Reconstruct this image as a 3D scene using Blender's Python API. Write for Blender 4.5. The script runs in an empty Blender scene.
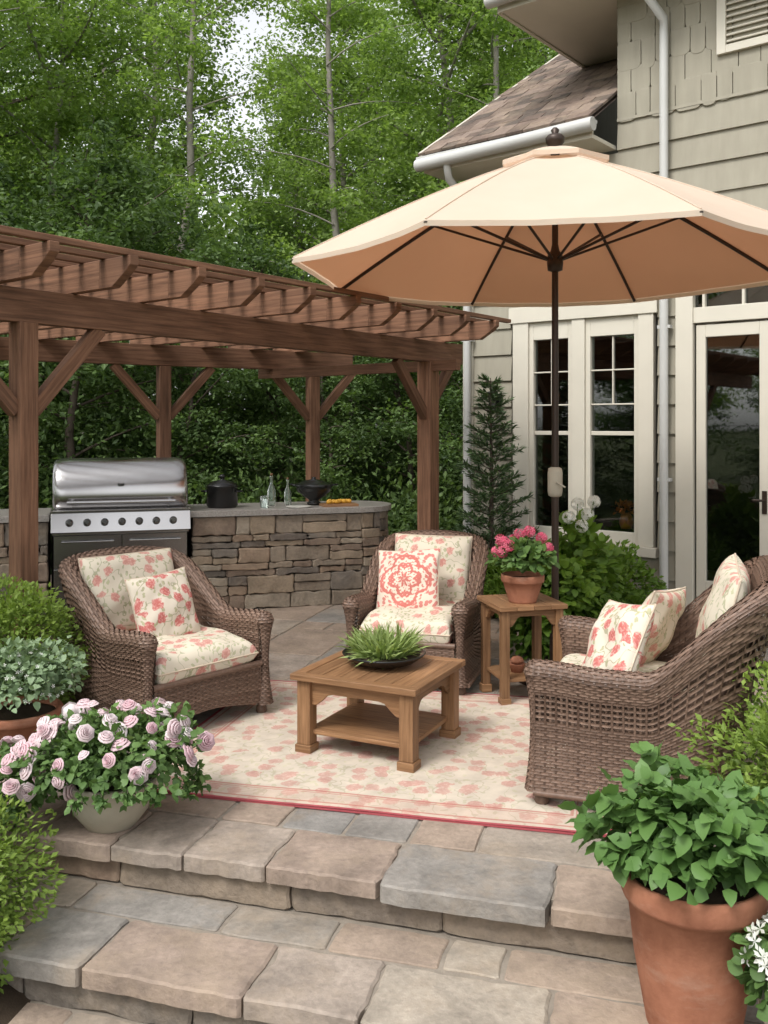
import bpy, math, random
import numpy as np
random.seed(7)
rg=np.random.default_rng(7)
PI=math.pi
# ---------------------------------------------------------------- mesh builder
def nrm(a): return a/np.maximum(np.linalg.norm(a,axis=-1,keepdims=True),1e-9)
def MX(loc=(0,0,0),rz=0,rx=0,ry=0,sc=1):
    from mathutils import Matrix, Euler
    m=Matrix.Translation(loc)@Euler((rx,ry,rz),'XYZ').to_matrix().to_4x4()@Matrix.Scale(sc,4)
    return np.array(m)
class B:
    def __init__(s): s.p=[]; s.M=None
    def add(s,v,faces,mat=0,rnd=0.0,uv=None,uvl=None,smooth=False):
        v=np.asarray(v,float).reshape(-1,3)
        if s.M is not None: v=v@s.M[:3,:3].T+s.M[:3,3]
        if isinstance(faces,np.ndarray):
            tot=np.full(len(faces),faces.shape[1]); loops=faces.ravel()
        else:
            tot=np.array([len(f) for f in faces]); loops=np.array([i for f in faces for i in f])
        if uvl is None: uvl = uv[loops] if uv is not None else np.zeros((len(loops),2))
        rn=np.asarray(rnd,float)
        if rn.ndim==0: rn=np.full(len(tot),float(rn))
        s.p.append((v,loops,tot,np.full(len(tot),mat),rn,uvl,np.full(len(tot),smooth)))
    def box(s,c,size,R=None,mat=0,rnd=None):
        c=np.array(c,float); h=np.array(size,float)/2
        if rnd is None: rnd=random.random()
        sg=np.array([[-1,-1,-1],[1,-1,-1],[1,1,-1],[-1,1,-1],[-1,-1,1],[1,-1,1],[1,1,1],[-1,1,1]],float)
        lv=sg*h
        F=[(0,3,2,1),(4,5,6,7),(0,1,5,4),(2,3,7,6),(1,2,6,5),(3,0,4,7)]
        ax=[2,2,1,1,0,0]; L=int(np.argmax(size)); uvl=[]
        off=rnd*13.7
        for f,a in zip(F,ax):
            rest=[i for i in range(3) if i!=a]
            if L in rest: u=L; w=[i for i in rest if i!=L][0]
            else: u,w=rest
            for i in f: uvl.append((lv[i,u]+off,lv[i,w]+off*.37+a*.31))
        v=lv if R is None else lv@np.array(R,float).T
        s.add(v+c,F,mat,rnd,uvl=np.array(uvl))
    def beam(s,p0,p1,w,h,mat=0,rnd=None,up=(0,0,1)):
        p0=np.array(p0,float);p1=np.array(p1,float);d=p1-p0;L=np.linalg.norm(d);x=d/L
        y=nrm(np.cross(np.array(up,float),x)); z=np.cross(x,y)
        s.box((p0+p1)/2,(L,w,h),np.stack([x,y,z],1),mat,rnd)
    def grid(s,P,mat=0,rnd=0,uv=None,wu=False,wv=False,smooth=True):
        nu,nv=P.shape[:2]
        I=np.arange(nu*nv).reshape(nu,nv)
        if wu: I=np.vstack([I,I[:1]])
        if wv: I=np.hstack([I,I[:,:1]])
        f=np.stack([I[:-1,:-1],I[1:,:-1],I[1:,1:],I[:-1,1:]],-1).reshape(-1,4)
        s.add(P.reshape(-1,3),f,mat,rnd,uv=None if uv is None else uv.reshape(-1,2),smooth=smooth)
    def tube(s,path,rad,k=8,mat=0,rnd=0,closed=False,smooth=True,ref=None):
        P=np.array(path,float);n=len(P)
        rad=np.full(n,float(rad)) if np.ndim(rad)==0 else np.array(rad,float)
        if closed: T=np.roll(P,-1,0)-np.roll(P,1,0)
        else: T=np.gradient(P,axis=0)
        T=nrm(T)
        if ref is None: ref=[0,0,1] if abs(T[:,2]).mean()<.7 else [1,0.01,0]
        U=nrm(np.cross(T,ref)); V=np.cross(T,U)
        a=np.arange(k)/k*2*PI
        R=P[:,None]+rad[:,None,None]*(np.cos(a)[None,:,None]*U[:,None]+np.sin(a)[None,:,None]*V[:,None])
        ln=np.concatenate([[0],np.cumsum(np.linalg.norm(np.diff(P,axis=0),axis=1))])
        uv=np.stack(np.broadcast_arrays(ln[:,None],a[None,:]*.05),-1)
        s.grid(R,mat,rnd,uv=uv,wu=closed,wv=True,smooth=smooth)
        if not closed:
            s.add(R[0],[tuple(range(k))],mat,rnd); s.add(R[-1],[tuple(range(k))[::-1]],mat,rnd)
    def lathe(s,prof,k=32,c=(0,0,0),mat=0,rnd=0,smooth=True,sx=1,sy=1):
        pr=np.array(prof,float);a=np.arange(k)/k*2*PI
        P=np.zeros((len(pr),k,3));P[...,0]=pr[:,0:1]*np.cos(a)*sx;P[...,1]=pr[:,0:1]*np.sin(a)*sy;P[...,2]=pr[:,1:2]
        P+=np.array(c,float)
        ln=np.concatenate([[0],np.cumsum(np.linalg.norm(np.diff(pr,axis=0),axis=1))])
        uv=np.stack(np.broadcast_arrays(a[None,:]*.2,ln[:,None]),-1)
        s.grid(P,mat,rnd,uv=uv,wv=True,smooth=smooth)
    def prism(s,poly,z0,z1,ch=.006,o=(0,0,0),ex=(1,0,0),ey=(0,1,0),ez=(0,0,1),mat=0,rnd=0,tilt=0):
        p=np.array(poly,float);n=len(p);c=p.mean(0)
        d=p-c;l=np.linalg.norm(d,axis=1,keepdims=True);pin=c+d*(1-ch*1.5/l)
        o,ex,ey,ez=[np.array(q,float) for q in (o,ex,ey,ez)]
        tz=tilt*(d[:,0:1]/max(l.max(),1e-3))
        def T(q,z): return o+q[:,0:1]*ex+q[:,1:2]*ey+(z)*ez
        v=np.vstack([T(p,z0),T(p,z1-ch+tz),T(pin,z1+tz)])
        F=[]
        for i in range(n):
            j=(i+1)%n
            F+= [(i,j,n+j,n+i),(n+i,n+j,2*n+j,2*n+i)]
        F.append(tuple(range(2*n,3*n)))
        s.add(v,F,mat,rnd)
def build(name,b,mats,parent=None,loc=(0,0,0),rz=0,bevel=0,autosm=False):
    P=b.p; off=0; L=[];V=[]
    for q in P:
        V.append(q[0]);L.append(q[1]+off);off+=len(q[0])
    V=np.vstack(V);L=np.concatenate(L).astype(np.int32);T=np.concatenate([q[2] for q in P]).astype(np.int32)
    me=bpy.data.meshes.new(name)
    me.vertices.add(len(V));me.vertices.foreach_set('co',V.astype(np.float32).ravel())
    me.loops.add(len(L));me.loops.foreach_set('vertex_index',L)
    me.polygons.add(len(T));st=np.concatenate([[0],np.cumsum(T)[:-1]]).astype(np.int32)
    me.polygons.foreach_set('loop_start',st)
    try: me.polygons.foreach_set('loop_total',T)
    except Exception: pass
    me.polygons.foreach_set('material_index',np.concatenate([q[3] for q in P]).astype(np.int32))
    me.polygons.foreach_set('use_smooth',np.concatenate([q[6] for q in P]).astype(bool))
    me.update(calc_edges=True)
    a=me.attributes.new('rnd','FLOAT','FACE');a.data.foreach_set('value',np.concatenate([q[4] for q in P]).astype(np.float32))
    u=me.uv_layers.new(name='UVMap');u.data.foreach_set('uv',np.vstack([q[5] for q in P]).astype(np.float32).ravel())
    me.validate()
    for m in mats: me.materials.append(m)
    ob=bpy.data.objects.new(name,me);bpy.context.scene.collection.objects.link(ob)
    ob.location=loc;ob.rotation_euler=(0,0,rz)
    if parent: ob.parent=parent
    if bevel:
        md=ob.modifiers.new('bevel','BEVEL');md.width=bevel;md.segments=2;md.limit_method='ANGLE';md.angle_limit=math.radians(40)
    return ob
def empty(name,loc=(0,0,0),rz=0):
    e=bpy.data.objects.new(name,None);bpy.context.scene.collection.objects.link(e);e.location=loc;e.rotation_euler=(0,0,rz);e.empty_display_size=.2
    return e
def inst(name,mesh,loc,rz=0,sc=1,parent=None):
    o=bpy.data.objects.new(name,mesh);bpy.context.scene.collection.objects.link(o);o.location=loc;o.rotation_euler=(0,0,rz)
    o.scale=(sc,)*3 if np.ndim(sc)==0 else sc
    if parent:o.parent=parent
    return o
# ---------------------------------------------------------------- materials
class M:
    def __init__(s,name,rough=.6,spec=.4):
        s.m=bpy.data.materials.new(name);s.m.use_nodes=True;s.nt=s.m.node_tree
        s.b=s.nt.nodes['Principled BSDF'];s.out=s.nt.nodes['Material Output']
        s.b.inputs['Roughness'].default_value=rough;s.b.inputs['Specular IOR Level'].default_value=spec
    def n(s,t,**k):
        x=s.nt.nodes.new(t)
        for a,v in k.items(): setattr(x,a,v)
        return x
    def st(s,sock,v):
        if isinstance(v,bpy.types.NodeSocket): s.nt.links.new(v,sock)
        else:
            if sock.type=='RGBA' and len(v)==3: v=(*v,1)
            sock.default_value=v
    def math(s,op,a,b=None,c=None,clamp=False):
        x=s.n('ShaderNodeMath',operation=op,use_clamp=clamp);s.st(x.inputs[0],a)
        if b is not None:s.st(x.inputs[1],b)
        if c is not None:s.st(x.inputs[2],c)
        return x.outputs[0]
    def mix(s,f,a,b,mode='MIX'):
        x=s.n('ShaderNodeMix',data_type='RGBA',blend_type=mode);s.st(x.inputs[0],f);s.st(x.inputs[6],a);s.st(x.inputs[7],b);return x.outputs[2]
    def uv(s): return s.n('ShaderNodeTexCoord').outputs['UV']
    def obj(s): return s.n('ShaderNodeTexCoord').outputs['Object']
    def attr(s,nm='rnd'): return s.n('ShaderNodeAttribute',attribute_name=nm).outputs['Fac']
    def map(s,v,sc=(1,1,1),loc=(0,0,0),rot=(0,0,0)):
        x=s.n('ShaderNodeMapping');s.st(x.inputs[0],v);x.inputs[1].default_value=loc;x.inputs[2].default_value=rot;x.inputs[3].default_value=sc;return x.outputs[0]
    def noise(s,v,sc,det=4,ro=.55,col=False):
        x=s.n('ShaderNodeTexNoise');s.st(x.inputs['Vector'],v);x.inputs['Scale'].default_value=sc;x.inputs['Detail'].default_value=det;x.inputs['Roughness'].default_value=ro
        return x.outputs['Color' if col else 'Fac']
    def vor(s,v,sc,feat='F1',dim='3D',rand=1):
        x=s.n('ShaderNodeTexVoronoi',feature=feat,voronoi_dimensions=dim);s.st(x.inputs['Vector'],v);x.inputs['Scale'].default_value=sc;x.inputs['Randomness'].default_value=rand;return x
    def ramp(s,f,stops,interp='LINEAR'):
        x=s.n('ShaderNodeValToRGB');cr=x.color_ramp;cr.interpolation=interp
        while len(cr.elements)<len(stops): cr.elements.new(.5)
        for e,(p,c) in zip(cr.elements,stops): e.position=p;e.color=(*c,1) if len(c)==3 else c
        s.st(x.inputs[0],f);return x.outputs[0]
    def col(s,c): s.st(s.b.inputs['Base Color'],c);return s
    def bump(s,h,st=.5,d=.01):
        x=s.n('ShaderNodeBump');x.inputs['Strength'].default_value=st;x.inputs['Distance'].default_value=d;s.st(x.inputs['Height'],h);s.nt.links.new(x.outputs[0],s.b.inputs['Normal']);return s
    def sep(s,v):
        x=s.n('ShaderNodeSeparateXYZ');s.st(x.inputs[0],v);return x.outputs
    def transl(s,c,f=.35):
        t=s.n('ShaderNodeBsdfTranslucent');s.st(t.inputs[0],c);mx=s.n('ShaderNodeMixShader');mx.inputs[0].default_value=f
        s.nt.links.new(s.b.outputs[0],mx.inputs[1]);s.nt.links.new(t.outputs[0],mx.inputs[2]);s.nt.links.new(mx.outputs[0],s.out.inputs[0]);return s
def g(v): return (v,v,v)
def plain(name,c,rough=.6,spec=.4,metal=0,nz=.15,sc=8,bump=0):
    m=M(name,rough,spec);o=m.obj();n=m.noise(o,sc,5)
    d=tuple(x*(1-nz*2) for x in c);l=tuple(min(1,x*(1+nz)) for x in c)
    m.col(m.mix(n,d,l));m.b.inputs['Metallic'].default_value=metal
    if bump:m.bump(m.noise(o,sc*8,4),bump,.004)
    return m.m
def stone(name,cols,mott=.5,bst=.6):
    m=M(name,.85,.25);r=m.attr();k=len(cols)
    c=m.ramp(r,[(i/k,cc) for i,cc in enumerate(cols)],'CONSTANT')
    o=m.obj();n1=m.noise(o,5,6,.65);n2=m.noise(o,38,5,.6)
    c=m.mix(1,c,m.ramp(n1,[(.28,g(1-mott*.85)),(.72,g(1+mott*.25))]),'MULTIPLY')
    c=m.mix(.6,c,m.ramp(n2,[(.3,g(.68)),(.7,g(1.12))]),'MULTIPLY')
    c=m.mix(m.ramp(m.noise(m.map(o,loc=(4,2,1)),3.1,5,.7),[(.48,g(0)),(.68,g(.42))]),c,(.36,.28,.20))
    c=m.mix(m.ramp(m.noise(m.map(o,loc=(1,7,3)),14,6,.75),[(.60,g(0)),(.72,g(.35))]),c,(.12,.11,.09))
    m.col(c);m.bump(m.math('ADD',m.math('MULTIPLY',n2,.35),n1),bst,.02);return m.m
def wood(name,c1,c2,rough=.6,sc=1.,bst=.3):
    m=M(name,rough,.35);u=m.uv();r=m.attr()
    v=m.map(u,(2.2*sc,42*sc,1));n=m.noise(v,1,6,.6);v2=m.map(u,(7*sc,160*sc,1));n2=m.noise(v2,1,3)
    c=m.mix(m.ramp(n,[(.3,g(0)),(.72,g(1))]),c1,c2)
    c=m.mix(.5,c,m.ramp(n2,[(.3,g(.7)),(.65,g(1.1))]),'MULTIPLY')
    c=m.mix(1,c,m.ramp(r,[(0,g(.72)),(1,g(1.15))]),'MULTIPLY')
    c=m.mix(.6,c,m.ramp(m.noise(m.obj(),3,4),[(.3,g(.72)),(.7,g(1.1))]),'MULTIPLY')
    m.col(c);m.bump(m.math('ADD',n,n2),bst,.004);return m.m
def leafmat(name,dark,light,tf=.35,rough=.5):
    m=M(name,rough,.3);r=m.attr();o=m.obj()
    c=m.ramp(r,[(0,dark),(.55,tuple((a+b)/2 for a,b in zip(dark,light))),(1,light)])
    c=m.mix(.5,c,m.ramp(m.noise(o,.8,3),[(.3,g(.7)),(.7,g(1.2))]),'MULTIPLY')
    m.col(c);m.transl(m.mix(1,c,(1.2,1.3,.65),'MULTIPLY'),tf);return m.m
def floral(name,base,reds,green,scale=8.,fade=0,amt=.85,keep=.38):
    m=M(name,.9,.15);u=m.uv()
    dist=m.n('ShaderNodeVectorMath',operation='ADD');m.st(dist.inputs[0],u)
    nz=m.n('ShaderNodeVectorMath',operation='SCALE');m.st(nz.inputs[0],m.noise(u,scale*2.5,3,col=True));nz.inputs['Scale'].default_value=.06*8/scale
    m.st(dist.inputs[1],nz.outputs[0]);d=dist.outputs[0]
    c=base
    n=m.noise(m.map(u,(1,1,1),(3,1,0)),scale*.7,2)
    vine=m.math('LESS_THAN',m.math('ABSOLUTE',m.math('SUBTRACT',n,.5)),.010)
    c=m.mix(m.math('MULTIPLY',vine,.7),c,green)
    lv=m.vor(m.map(d,(1.7,1,1),(5.3,2.1,0),(0,0,.6)),scale*1.9,dim='2D')
    lr=m.sep(lv.outputs['Color'])
    lm=m.math('MULTIPLY',m.math('LESS_THAN',lv.outputs['Distance'],.27),m.math('GREATER_THAN',lr[0],.45))
    c=m.mix(m.math('MULTIPLY',lm,.75),c,m.mix(lr[1],green,tuple(x*1.6 for x in green)))
    fv=m.vor(d,scale,dim='2D');fr=m.sep(fv.outputs['Color']);fd=fv.outputs['Distance']
    fe=m.math('ADD',fd,m.math('MULTIPLY',m.noise(u,scale*5,2),.30))
    pet=m.ramp(fe,[(.46,g(1)),(.50,g(0))])
    fm=m.math('MULTIPLY',pet,m.math('GREATER_THAN',fr[0],keep))
    sw=m.noise(u,scale*7,3,.7)
    fc=m.mix(m.ramp(m.math('ADD',sw,m.math('MULTIPLY',fd,.35)),[(.54,g(0)),(.70,g(1))]),reds[0],reds[1])
    c=m.mix(m.math('MULTIPLY',fm,amt),c,fc)
    if fade: c=m.mix(m.math('MULTIPLY',m.noise(u,6,4),fade),c,base)
    return m,c,u
def fab_bump(m,u,sc=900): m.bump(m.noise(u,sc,1),.25,.001)
# palette
bark=plain('bark',(.12,.095,.075),.9,.2,nz=.35,sc=6,bump=.6)
barkp=plain('pale_bark',(.30,.275,.235),.9,.2,nz=.35,sc=4,bump=.5)
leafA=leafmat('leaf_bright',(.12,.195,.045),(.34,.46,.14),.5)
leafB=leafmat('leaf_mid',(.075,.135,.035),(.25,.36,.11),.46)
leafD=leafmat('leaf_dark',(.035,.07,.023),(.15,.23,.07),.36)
leafShrub=leafmat('shrub_leaf',(.05,.11,.015),(.17,.28,.04),.3)
leafLime=leafmat('lime_leaf',(.10,.17,.03),(.27,.37,.075),.35)
leafRose=leafmat('rose_leaf',(.04,.09,.022),(.15,.25,.075),.25)
leafBig=leafmat('hydrangea_leaf',(.04,.10,.025),(.14,.255,.07),.25,.45)
leafPine=leafmat('needle',(.04,.08,.035),(.14,.215,.09),.15)
leafGrey=leafmat('sage_leaf',(.10,.16,.08),(.28,.38,.22),.25)
leafAir=leafmat('spiky_leaf',(.16,.22,.06),(.40,.50,.20),.3)
def petal(name,a,b,t=.35):
    m=M(name,.6,.2);r=m.attr();c=m.mix(r,a,b);m.col(c);m.transl(c,t);return m.m
pinkp=petal('pale_pink_petal',(.80,.56,.61),(.90,.82,.82));hotp=petal('hot_pink_petal',(.62,.07,.16),(.82,.27,.36));whitep=petal('white_petal',(.75,.76,.68),(.88,.88,.84))
pave=stone('patio_stone',[(.34,.29,.24),(.37,.31,.25),(.285,.262,.235),(.36,.28,.22),(.41,.355,.29),(.30,.265,.225),(.36,.30,.25),(.265,.25,.23),(.365,.285,.225),(.335,.26,.21)],.5)
riserm=stone('riser_stone',[(.25,.20,.155),(.21,.18,.15),(.29,.205,.15),(.22,.18,.145)],.55,.9)
ledge=stone('ledge_stone',[(.29,.235,.18),(.21,.18,.15),(.34,.265,.19),(.25,.185,.14),(.37,.31,.24),(.18,.15,.125),(.31,.225,.16)],.5,.9)
mortar=plain('mortar',(.29,.25,.205),.95,.1,nz=.25,sc=20,bump=.5)
mortard=plain('dark_mortar',(.08,.07,.06),.95,.1,nz=.25,sc=20,bump=.5)
soil=plain('soil',(.055,.04,.028),.95,.1,nz=.3,sc=15,bump=1)
granite=M('granite',.35,.5);_o=granite.obj();granite.col(granite.mix(granite.noise(_o,90,3),(.12,.11,.10),(.48,.44,.40)));granite=granite.m
cedar=wood('cedar',(.12,.058,.033),(.33,.17,.10),.75)
teak=wood('teak',(.17,.082,.036),(.36,.20,.10),.5,1.3,.25)
steel=M('stainless',.24,.5);steel.b.inputs['Metallic'].default_value=1;_n=steel.noise(steel.obj(),3,3);steel.col(steel.mix(_n,(.42,.41,.405),(.50,.49,.485)));steel.b.inputs['Anisotropic'].default_value=.5;steel=steel.m
black=plain('black_metal',(.015,.014,.013),.4,.5);blackc=plain('black_ceramic',(.012,.012,.012),.25,.5)
bronze=plain('bronze_pole',(.045,.028,.020),.4,.5,metal=.4)
tm_=M('terracotta',.85,.2);_o=tm_.obj();_c=tm_.mix(tm_.ramp(tm_.noise(_o,7,6,.65),[(.3,g(0)),(.7,g(1))]),(.24,.095,.055),(.40,.175,.105));_c=tm_.mix(tm_.ramp(tm_.noise(tm_.map(_o,(1,1,2.5),(2,5,1)),4,5,.7),[(.55,g(0)),(.75,g(.5))]),_c,(.42,.28,.21));tm_.col(_c);tm_.bump(tm_.noise(_o,60,4),.4,.004);terra=tm_.m
potw=plain('stone_pot',(.42,.38,.30),.7,.3,nz=.18,sc=6,bump=.3)
sm=M('siding_paint',.75,.25);_o=sm.obj();_c=sm.mix(sm.noise(_o,3,5),(.28,.26,.205),(.34,.315,.25));_c=sm.mix(.7,_c,sm.ramp(sm.noise(sm.map(_o,(6,6,.8)),2,4,.6),[(.3,g(.84)),(.7,g(1.05))]),'MULTIPLY');sm.col(_c);sm.bump(sm.noise(sm.map(_o,(3,3,60)),1,3),.12,.004);siding=sm.m
trim=plain('trim_paint',(.58,.545,.46),.5,.4,nz=.06,sc=3)
gutterm=plain('gutter_metal',(.48,.48,.46),.4,.5,nz=.06,sc=3)
shingle=stone('roof_shingle',[(.15,.11,.09),(.21,.155,.125),(.12,.095,.08),(.25,.19,.155)],.4,.6)
dark=plain('dark_room',(.03,.028,.025),.9,.1)
orange=plain('orange_glaze',(.75,.22,.03),.5,.4)
gl=M('window_glass',.03,.5)
_t=gl.n('ShaderNodeBsdfTransparent');_t.inputs[0].default_value=(.75,.8,.78,1);_g=gl.n('ShaderNodeBsdfGlossy');_g.inputs['Roughness'].default_value=.02;_f=gl.n('ShaderNodeFresnel');_f.inputs[0].default_value=1.5
_m=gl.n('ShaderNodeMixShader');gl.nt.links.new(gl.math('ADD',_f.outputs[0],.06),_m.inputs[0]);gl.nt.links.new(_t.outputs[0],_m.inputs[1]);gl.nt.links.new(_g.outputs[0],_m.inputs[2]);gl.nt.links.new(_m.outputs[0],gl.out.inputs[0]);glass=gl.m
wk=M('wicker',.5,.35);_r=wk.attr();_c=wk.mix(_r,(.092,.054,.037),(.245,.16,.118));_c=wk.mix(.6,_c,wk.ramp(wk.noise(wk.obj(),60,3),[(.3,g(.55)),(.7,g(1.25))]),'MULTIPLY');wk.col(_c);wicker=wk.m
wdark=plain('wicker_deck',(.05,.032,.025),.8,.2)
CRE=(.62,.56,.45);RED=((.47,.12,.11),(.65,.35,.30))
m,c,u=floral('floral_fabric',CRE,RED,(.23,.25,.13),10.5,.35,.85,.42);m.col(c);fab_bump(m,u);fabric=m.m
m,c,u=floral('red_floral_fabric',(.64,.57,.47),((.46,.09,.085),(.65,.34,.30)),(.25,.25,.13),9.5,.1,.93,.12);m.col(c);fab_bump(m,u);fabric2=m.m
piping=plain('piping',(.58,.48,.37),.9,.1)
# medallion pillow
m=M('medallion_fabric',.9,.15);u0=m.uv()
dd=m.n('ShaderNodeVectorMath',operation='ADD');m.st(dd.inputs[0],u0);nz=m.n('ShaderNodeVectorMath',operation='SCALE');m.st(nz.inputs[0],m.noise(u0,22,3,col=True));nz.inputs['Scale'].default_value=.03;m.st(dd.inputs[1],nz.outputs[0])
o2=m.n('ShaderNodeVectorMath',operation='SUBTRACT');m.st(o2.inputs[0],dd.outputs[0]);o2.inputs[1].default_value=(.015,.015,.015);u=o2.outputs[0]
x,y,z=m.sep(u)
ax=m.math('ABSOLUTE',x);ay=m.math('ABSOLUTE',y);man=m.math('ADD',ax,ay);rr=m.math('SQRT',m.math('ADD',m.math('MULTIPLY',x,x),m.math('MULTIPLY',y,y)))
an=m.math('ARCTAN2',y,x);pt=m.math('COSINE',m.math('MULTIPLY',an,8));pt2=m.math('COSINE',m.math('MULTIPLY',an,16))
w1=m.math('SINE',m.math('ADD',m.math('MULTIPLY',man,66),m.math('MULTIPLY',pt,1.3)))
w2=m.math('MULTIPLY',m.math('SINE',m.math('MULTIPLY',rr,190)),pt2)
nn=m.noise(u0,60,3,.7)
k1=m.ramp(m.math('ADD',m.math('ADD',m.math('MULTIPLY',w1,.35),m.math('MULTIPLY',w2,.35)),m.math('MULTIPLY',nn,1.6)),[(.64,g(0)),(.80,g(1))])
cc=m.mix(k1,(.66,.57,.47),m.mix(nn,(.44,.08,.07),(.58,.24,.20)))
vr=m.vor(u0,26,dim='2D')
edge=m.math('GREATER_THAN',man,.26)
cc=m.mix(edge,cc,m.mix(m.math('LESS_THAN',m.math('ADD',vr.outputs['Distance'],m.math('MULTIPLY',nn,.3)),.52),(.66,.57,.47),(.55,.21,.18)));m.col(cc);fab_bump(m,u0);medal=m.m
m,c,u=floral('rug_weave',(.56,.49,.40),((.44,.15,.13),(.57,.33,.28)),(.33,.31,.20),8.5,.75,.85,.25)
x,y,z=m.sep(m.obj());ex=m.math('SUBTRACT',1.13,m.math('ABSOLUTE',x));ey=m.math('SUBTRACT',.95,m.math('ABSOLUTE',y));e=m.math('MINIMUM',ex,ey)
inb=m.math('LESS_THAN',e,.17)
c=m.mix(m.math('MULTIPLY',inb,.32),c,(.50,.33,.26))
for ee,ww in ((.17,.007),(.15,.003),(.05,.006)):
    c=m.mix(m.math('MULTIPLY',m.math('LESS_THAN',m.math('ABSOLUTE',m.math('SUBTRACT',e,ee)),ww),.7),c,(.42,.15,.12))
c=m.mix(m.math('LESS_THAN',e,.018),c,(.36,.08,.09))
c=m.mix(.7,c,m.ramp(m.noise(u,9,5),[(.3,g(.72)),(.7,g(1.08))]),'MULTIPLY');m.col(c);fab_bump(m,u,500);rugm=m.m
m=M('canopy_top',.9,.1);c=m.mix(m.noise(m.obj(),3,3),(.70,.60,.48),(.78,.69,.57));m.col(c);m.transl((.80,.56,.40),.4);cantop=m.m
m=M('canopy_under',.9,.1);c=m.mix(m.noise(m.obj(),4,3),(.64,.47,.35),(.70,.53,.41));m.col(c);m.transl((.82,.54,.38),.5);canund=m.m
# ---------------------------------------------------------------- ground, patio, steps
SA=math.radians(-16.3);S0=np.array([-1.343,3.877,0]);sx=np.array([math.cos(SA),math.sin(SA),0]);sy=np.array([-math.sin(SA),math.cos(SA),0]);sz=np.array([0,0,1.])
gm=M('forest_floor',.95,.1);o=gm.obj();gm.col(gm.mix(gm.noise(o,1.5,6),(.035,.04,.018),(.10,.12,.04)));gm.bump(gm.noise(o,12,5),1,.05)
b=B();b.grid(np.array([[(-300,-200,-.36),(-300,400,-.36)],[(300,-200,-.36),(300,400,-.36)]],float));build('ground',b,[gm.m])
def poly(x0,x1,y0,y1,j=.006,step=.11,cr=.009):
    pts=[]
    def edge(a,b_):
        a=np.array(a);b_=np.array(b_);L=np.linalg.norm(b_-a);n=max(2,int(L/step));d=(b_-a)/L;nn=np.array([-d[1],d[0]])
        sl=random.gauss(0,j*.6)
        for i in range(n):
            t=i/n if i else cr/L
            pts.append(a+d*L*t+nn*(random.gauss(0,j)+sl*math.sin(t*PI)))
        pts.append(b_-d*cr)
    edge((x0,y0),(x1,y0));edge((x1,y0),(x1,y1));edge((x1,y1),(x0,y1));edge((x0,y1),(x0,y0));return pts
def ashlar(b,x0,x1,y0,y1,cell,z,gap=.016,fr=dict(),thick=.04):
    nx=int(round((x1-x0)/cell));ny=int(round((y1-y0)/cell));occ=np.zeros((nx,ny),bool)
    for j in range(ny):
        for i in range(nx):
            if occ[i,j]:continue
            opts=[(2,1),(1,2),(2,2),(3,2),(2,3),(1,1),(2,2),(3,1)];random.shuffle(opts)
            for (w,h) in opts+[(1,1)]:
                if i+w<=nx and j+h<=ny and not occ[i:i+w,j:j+h].any(): break
            occ[i:i+w,j:j+h]=True
            b.prism(poly(x0+i*cell+gap/2,x0+(i+w)*cell-gap/2,y0+j*cell+gap/2,y0+(j+h)*cell-gap/2,.0035),z-thick,z+random.uniform(-.003,.003),.004,rnd=random.random(),**fr)
def fr(z=0): return dict(o=S0,ex=sx,ey=sy,ez=sz)
def slabrow(b,x0,x1,y0,depth,z,th=.055):
    x=x0
    while x<x1:
        w=random.uniform(.28,.66);o=random.uniform(-.014,.008)
        b.prism(poly(x+.005,x+w-.005,y0+o,y0+depth-.008,.0042,.045),z-th-random.uniform(0,.01),z+.004+random.uniform(-.002,.004),.007,rnd=random.random(),**fr());x+=w
def riser(b,x0,x1,y0,z0,z1):
    x=x0
    while x<x1:
        w=random.uniform(.3,.75);o=random.uniform(-.012,.012)
        b.prism([(p[0],p[1]) for p in poly(x+.003,x+w-.003,z0+.002,z1-.002,.003,.06)],-.1,.0+o,.007,o=S0+sy*y0,ex=sx,ey=sz,ez=-sy,mat=1,rnd=random.random());x+=w
b=B()
ashlar(b,-4.2,6.02,.33,10.13,.28,0,fr=fr())
slabrow(b,-1.6,5.5,-.03,.355,0)
riser(b,-1.6,5.4,.01,-.17,-.052)
ashlar(b,-1.7,5.3,-.21,.0,.21,-.17,fr=fr())
slabrow(b,-1.75,5.5,-.55,.335,-.17)
riser(b,-1.75,5.4,-.51,-.345,-.222)
ashlar(b,-3.2,4.92,-3.32,-.52,.28,-.335,fr=fr())
def slab(b,x0,x1,y0,y1,z0,z1,mat):
    b.box(S0+sx*(x0+x1)/2+sy*(y0+y1)/2+sz*(z0+z1)/2,(x1-x0,y1-y0,z1-z0),np.stack([sx,sy,sz],1),mat,0)
slab(b,-4.25,6.05,.05,10.2,-.45,-.006,2);slab(b,-1.7,5.35,-.48,.049,-.46,-.176,2);slab(b,-3.25,4.95,-3.45,-.481,-.5,-.341,2)
build('stone_patio',b,[pave,riserm,mortar])
# planting beds (left)
b=B();n=24;a=np.arange(n)/n*2*PI
def bed(cx,cy,rx,ry,z,h):
    P=np.zeros((6,n,3))
    for i,t in enumerate(np.linspace(1,0.02,6)):
        P[i,:,0]=cx+rx*t*np.cos(a);P[i,:,1]=cy+ry*t*np.sin(a);P[i,:,2]=z+h*(1-t**2)+rg.normal(0,.008,n)*(i>0)
    b.grid(P,wv=True)
bed(-3.5,6.0,1.5,2.6,.0,.1);bed(-2.35,3.3,1.1,.75,-.34,.3);bed(1.55,8.75,1.1,.5,.0,.06)
build('planting_bed',b,[soil])
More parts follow.
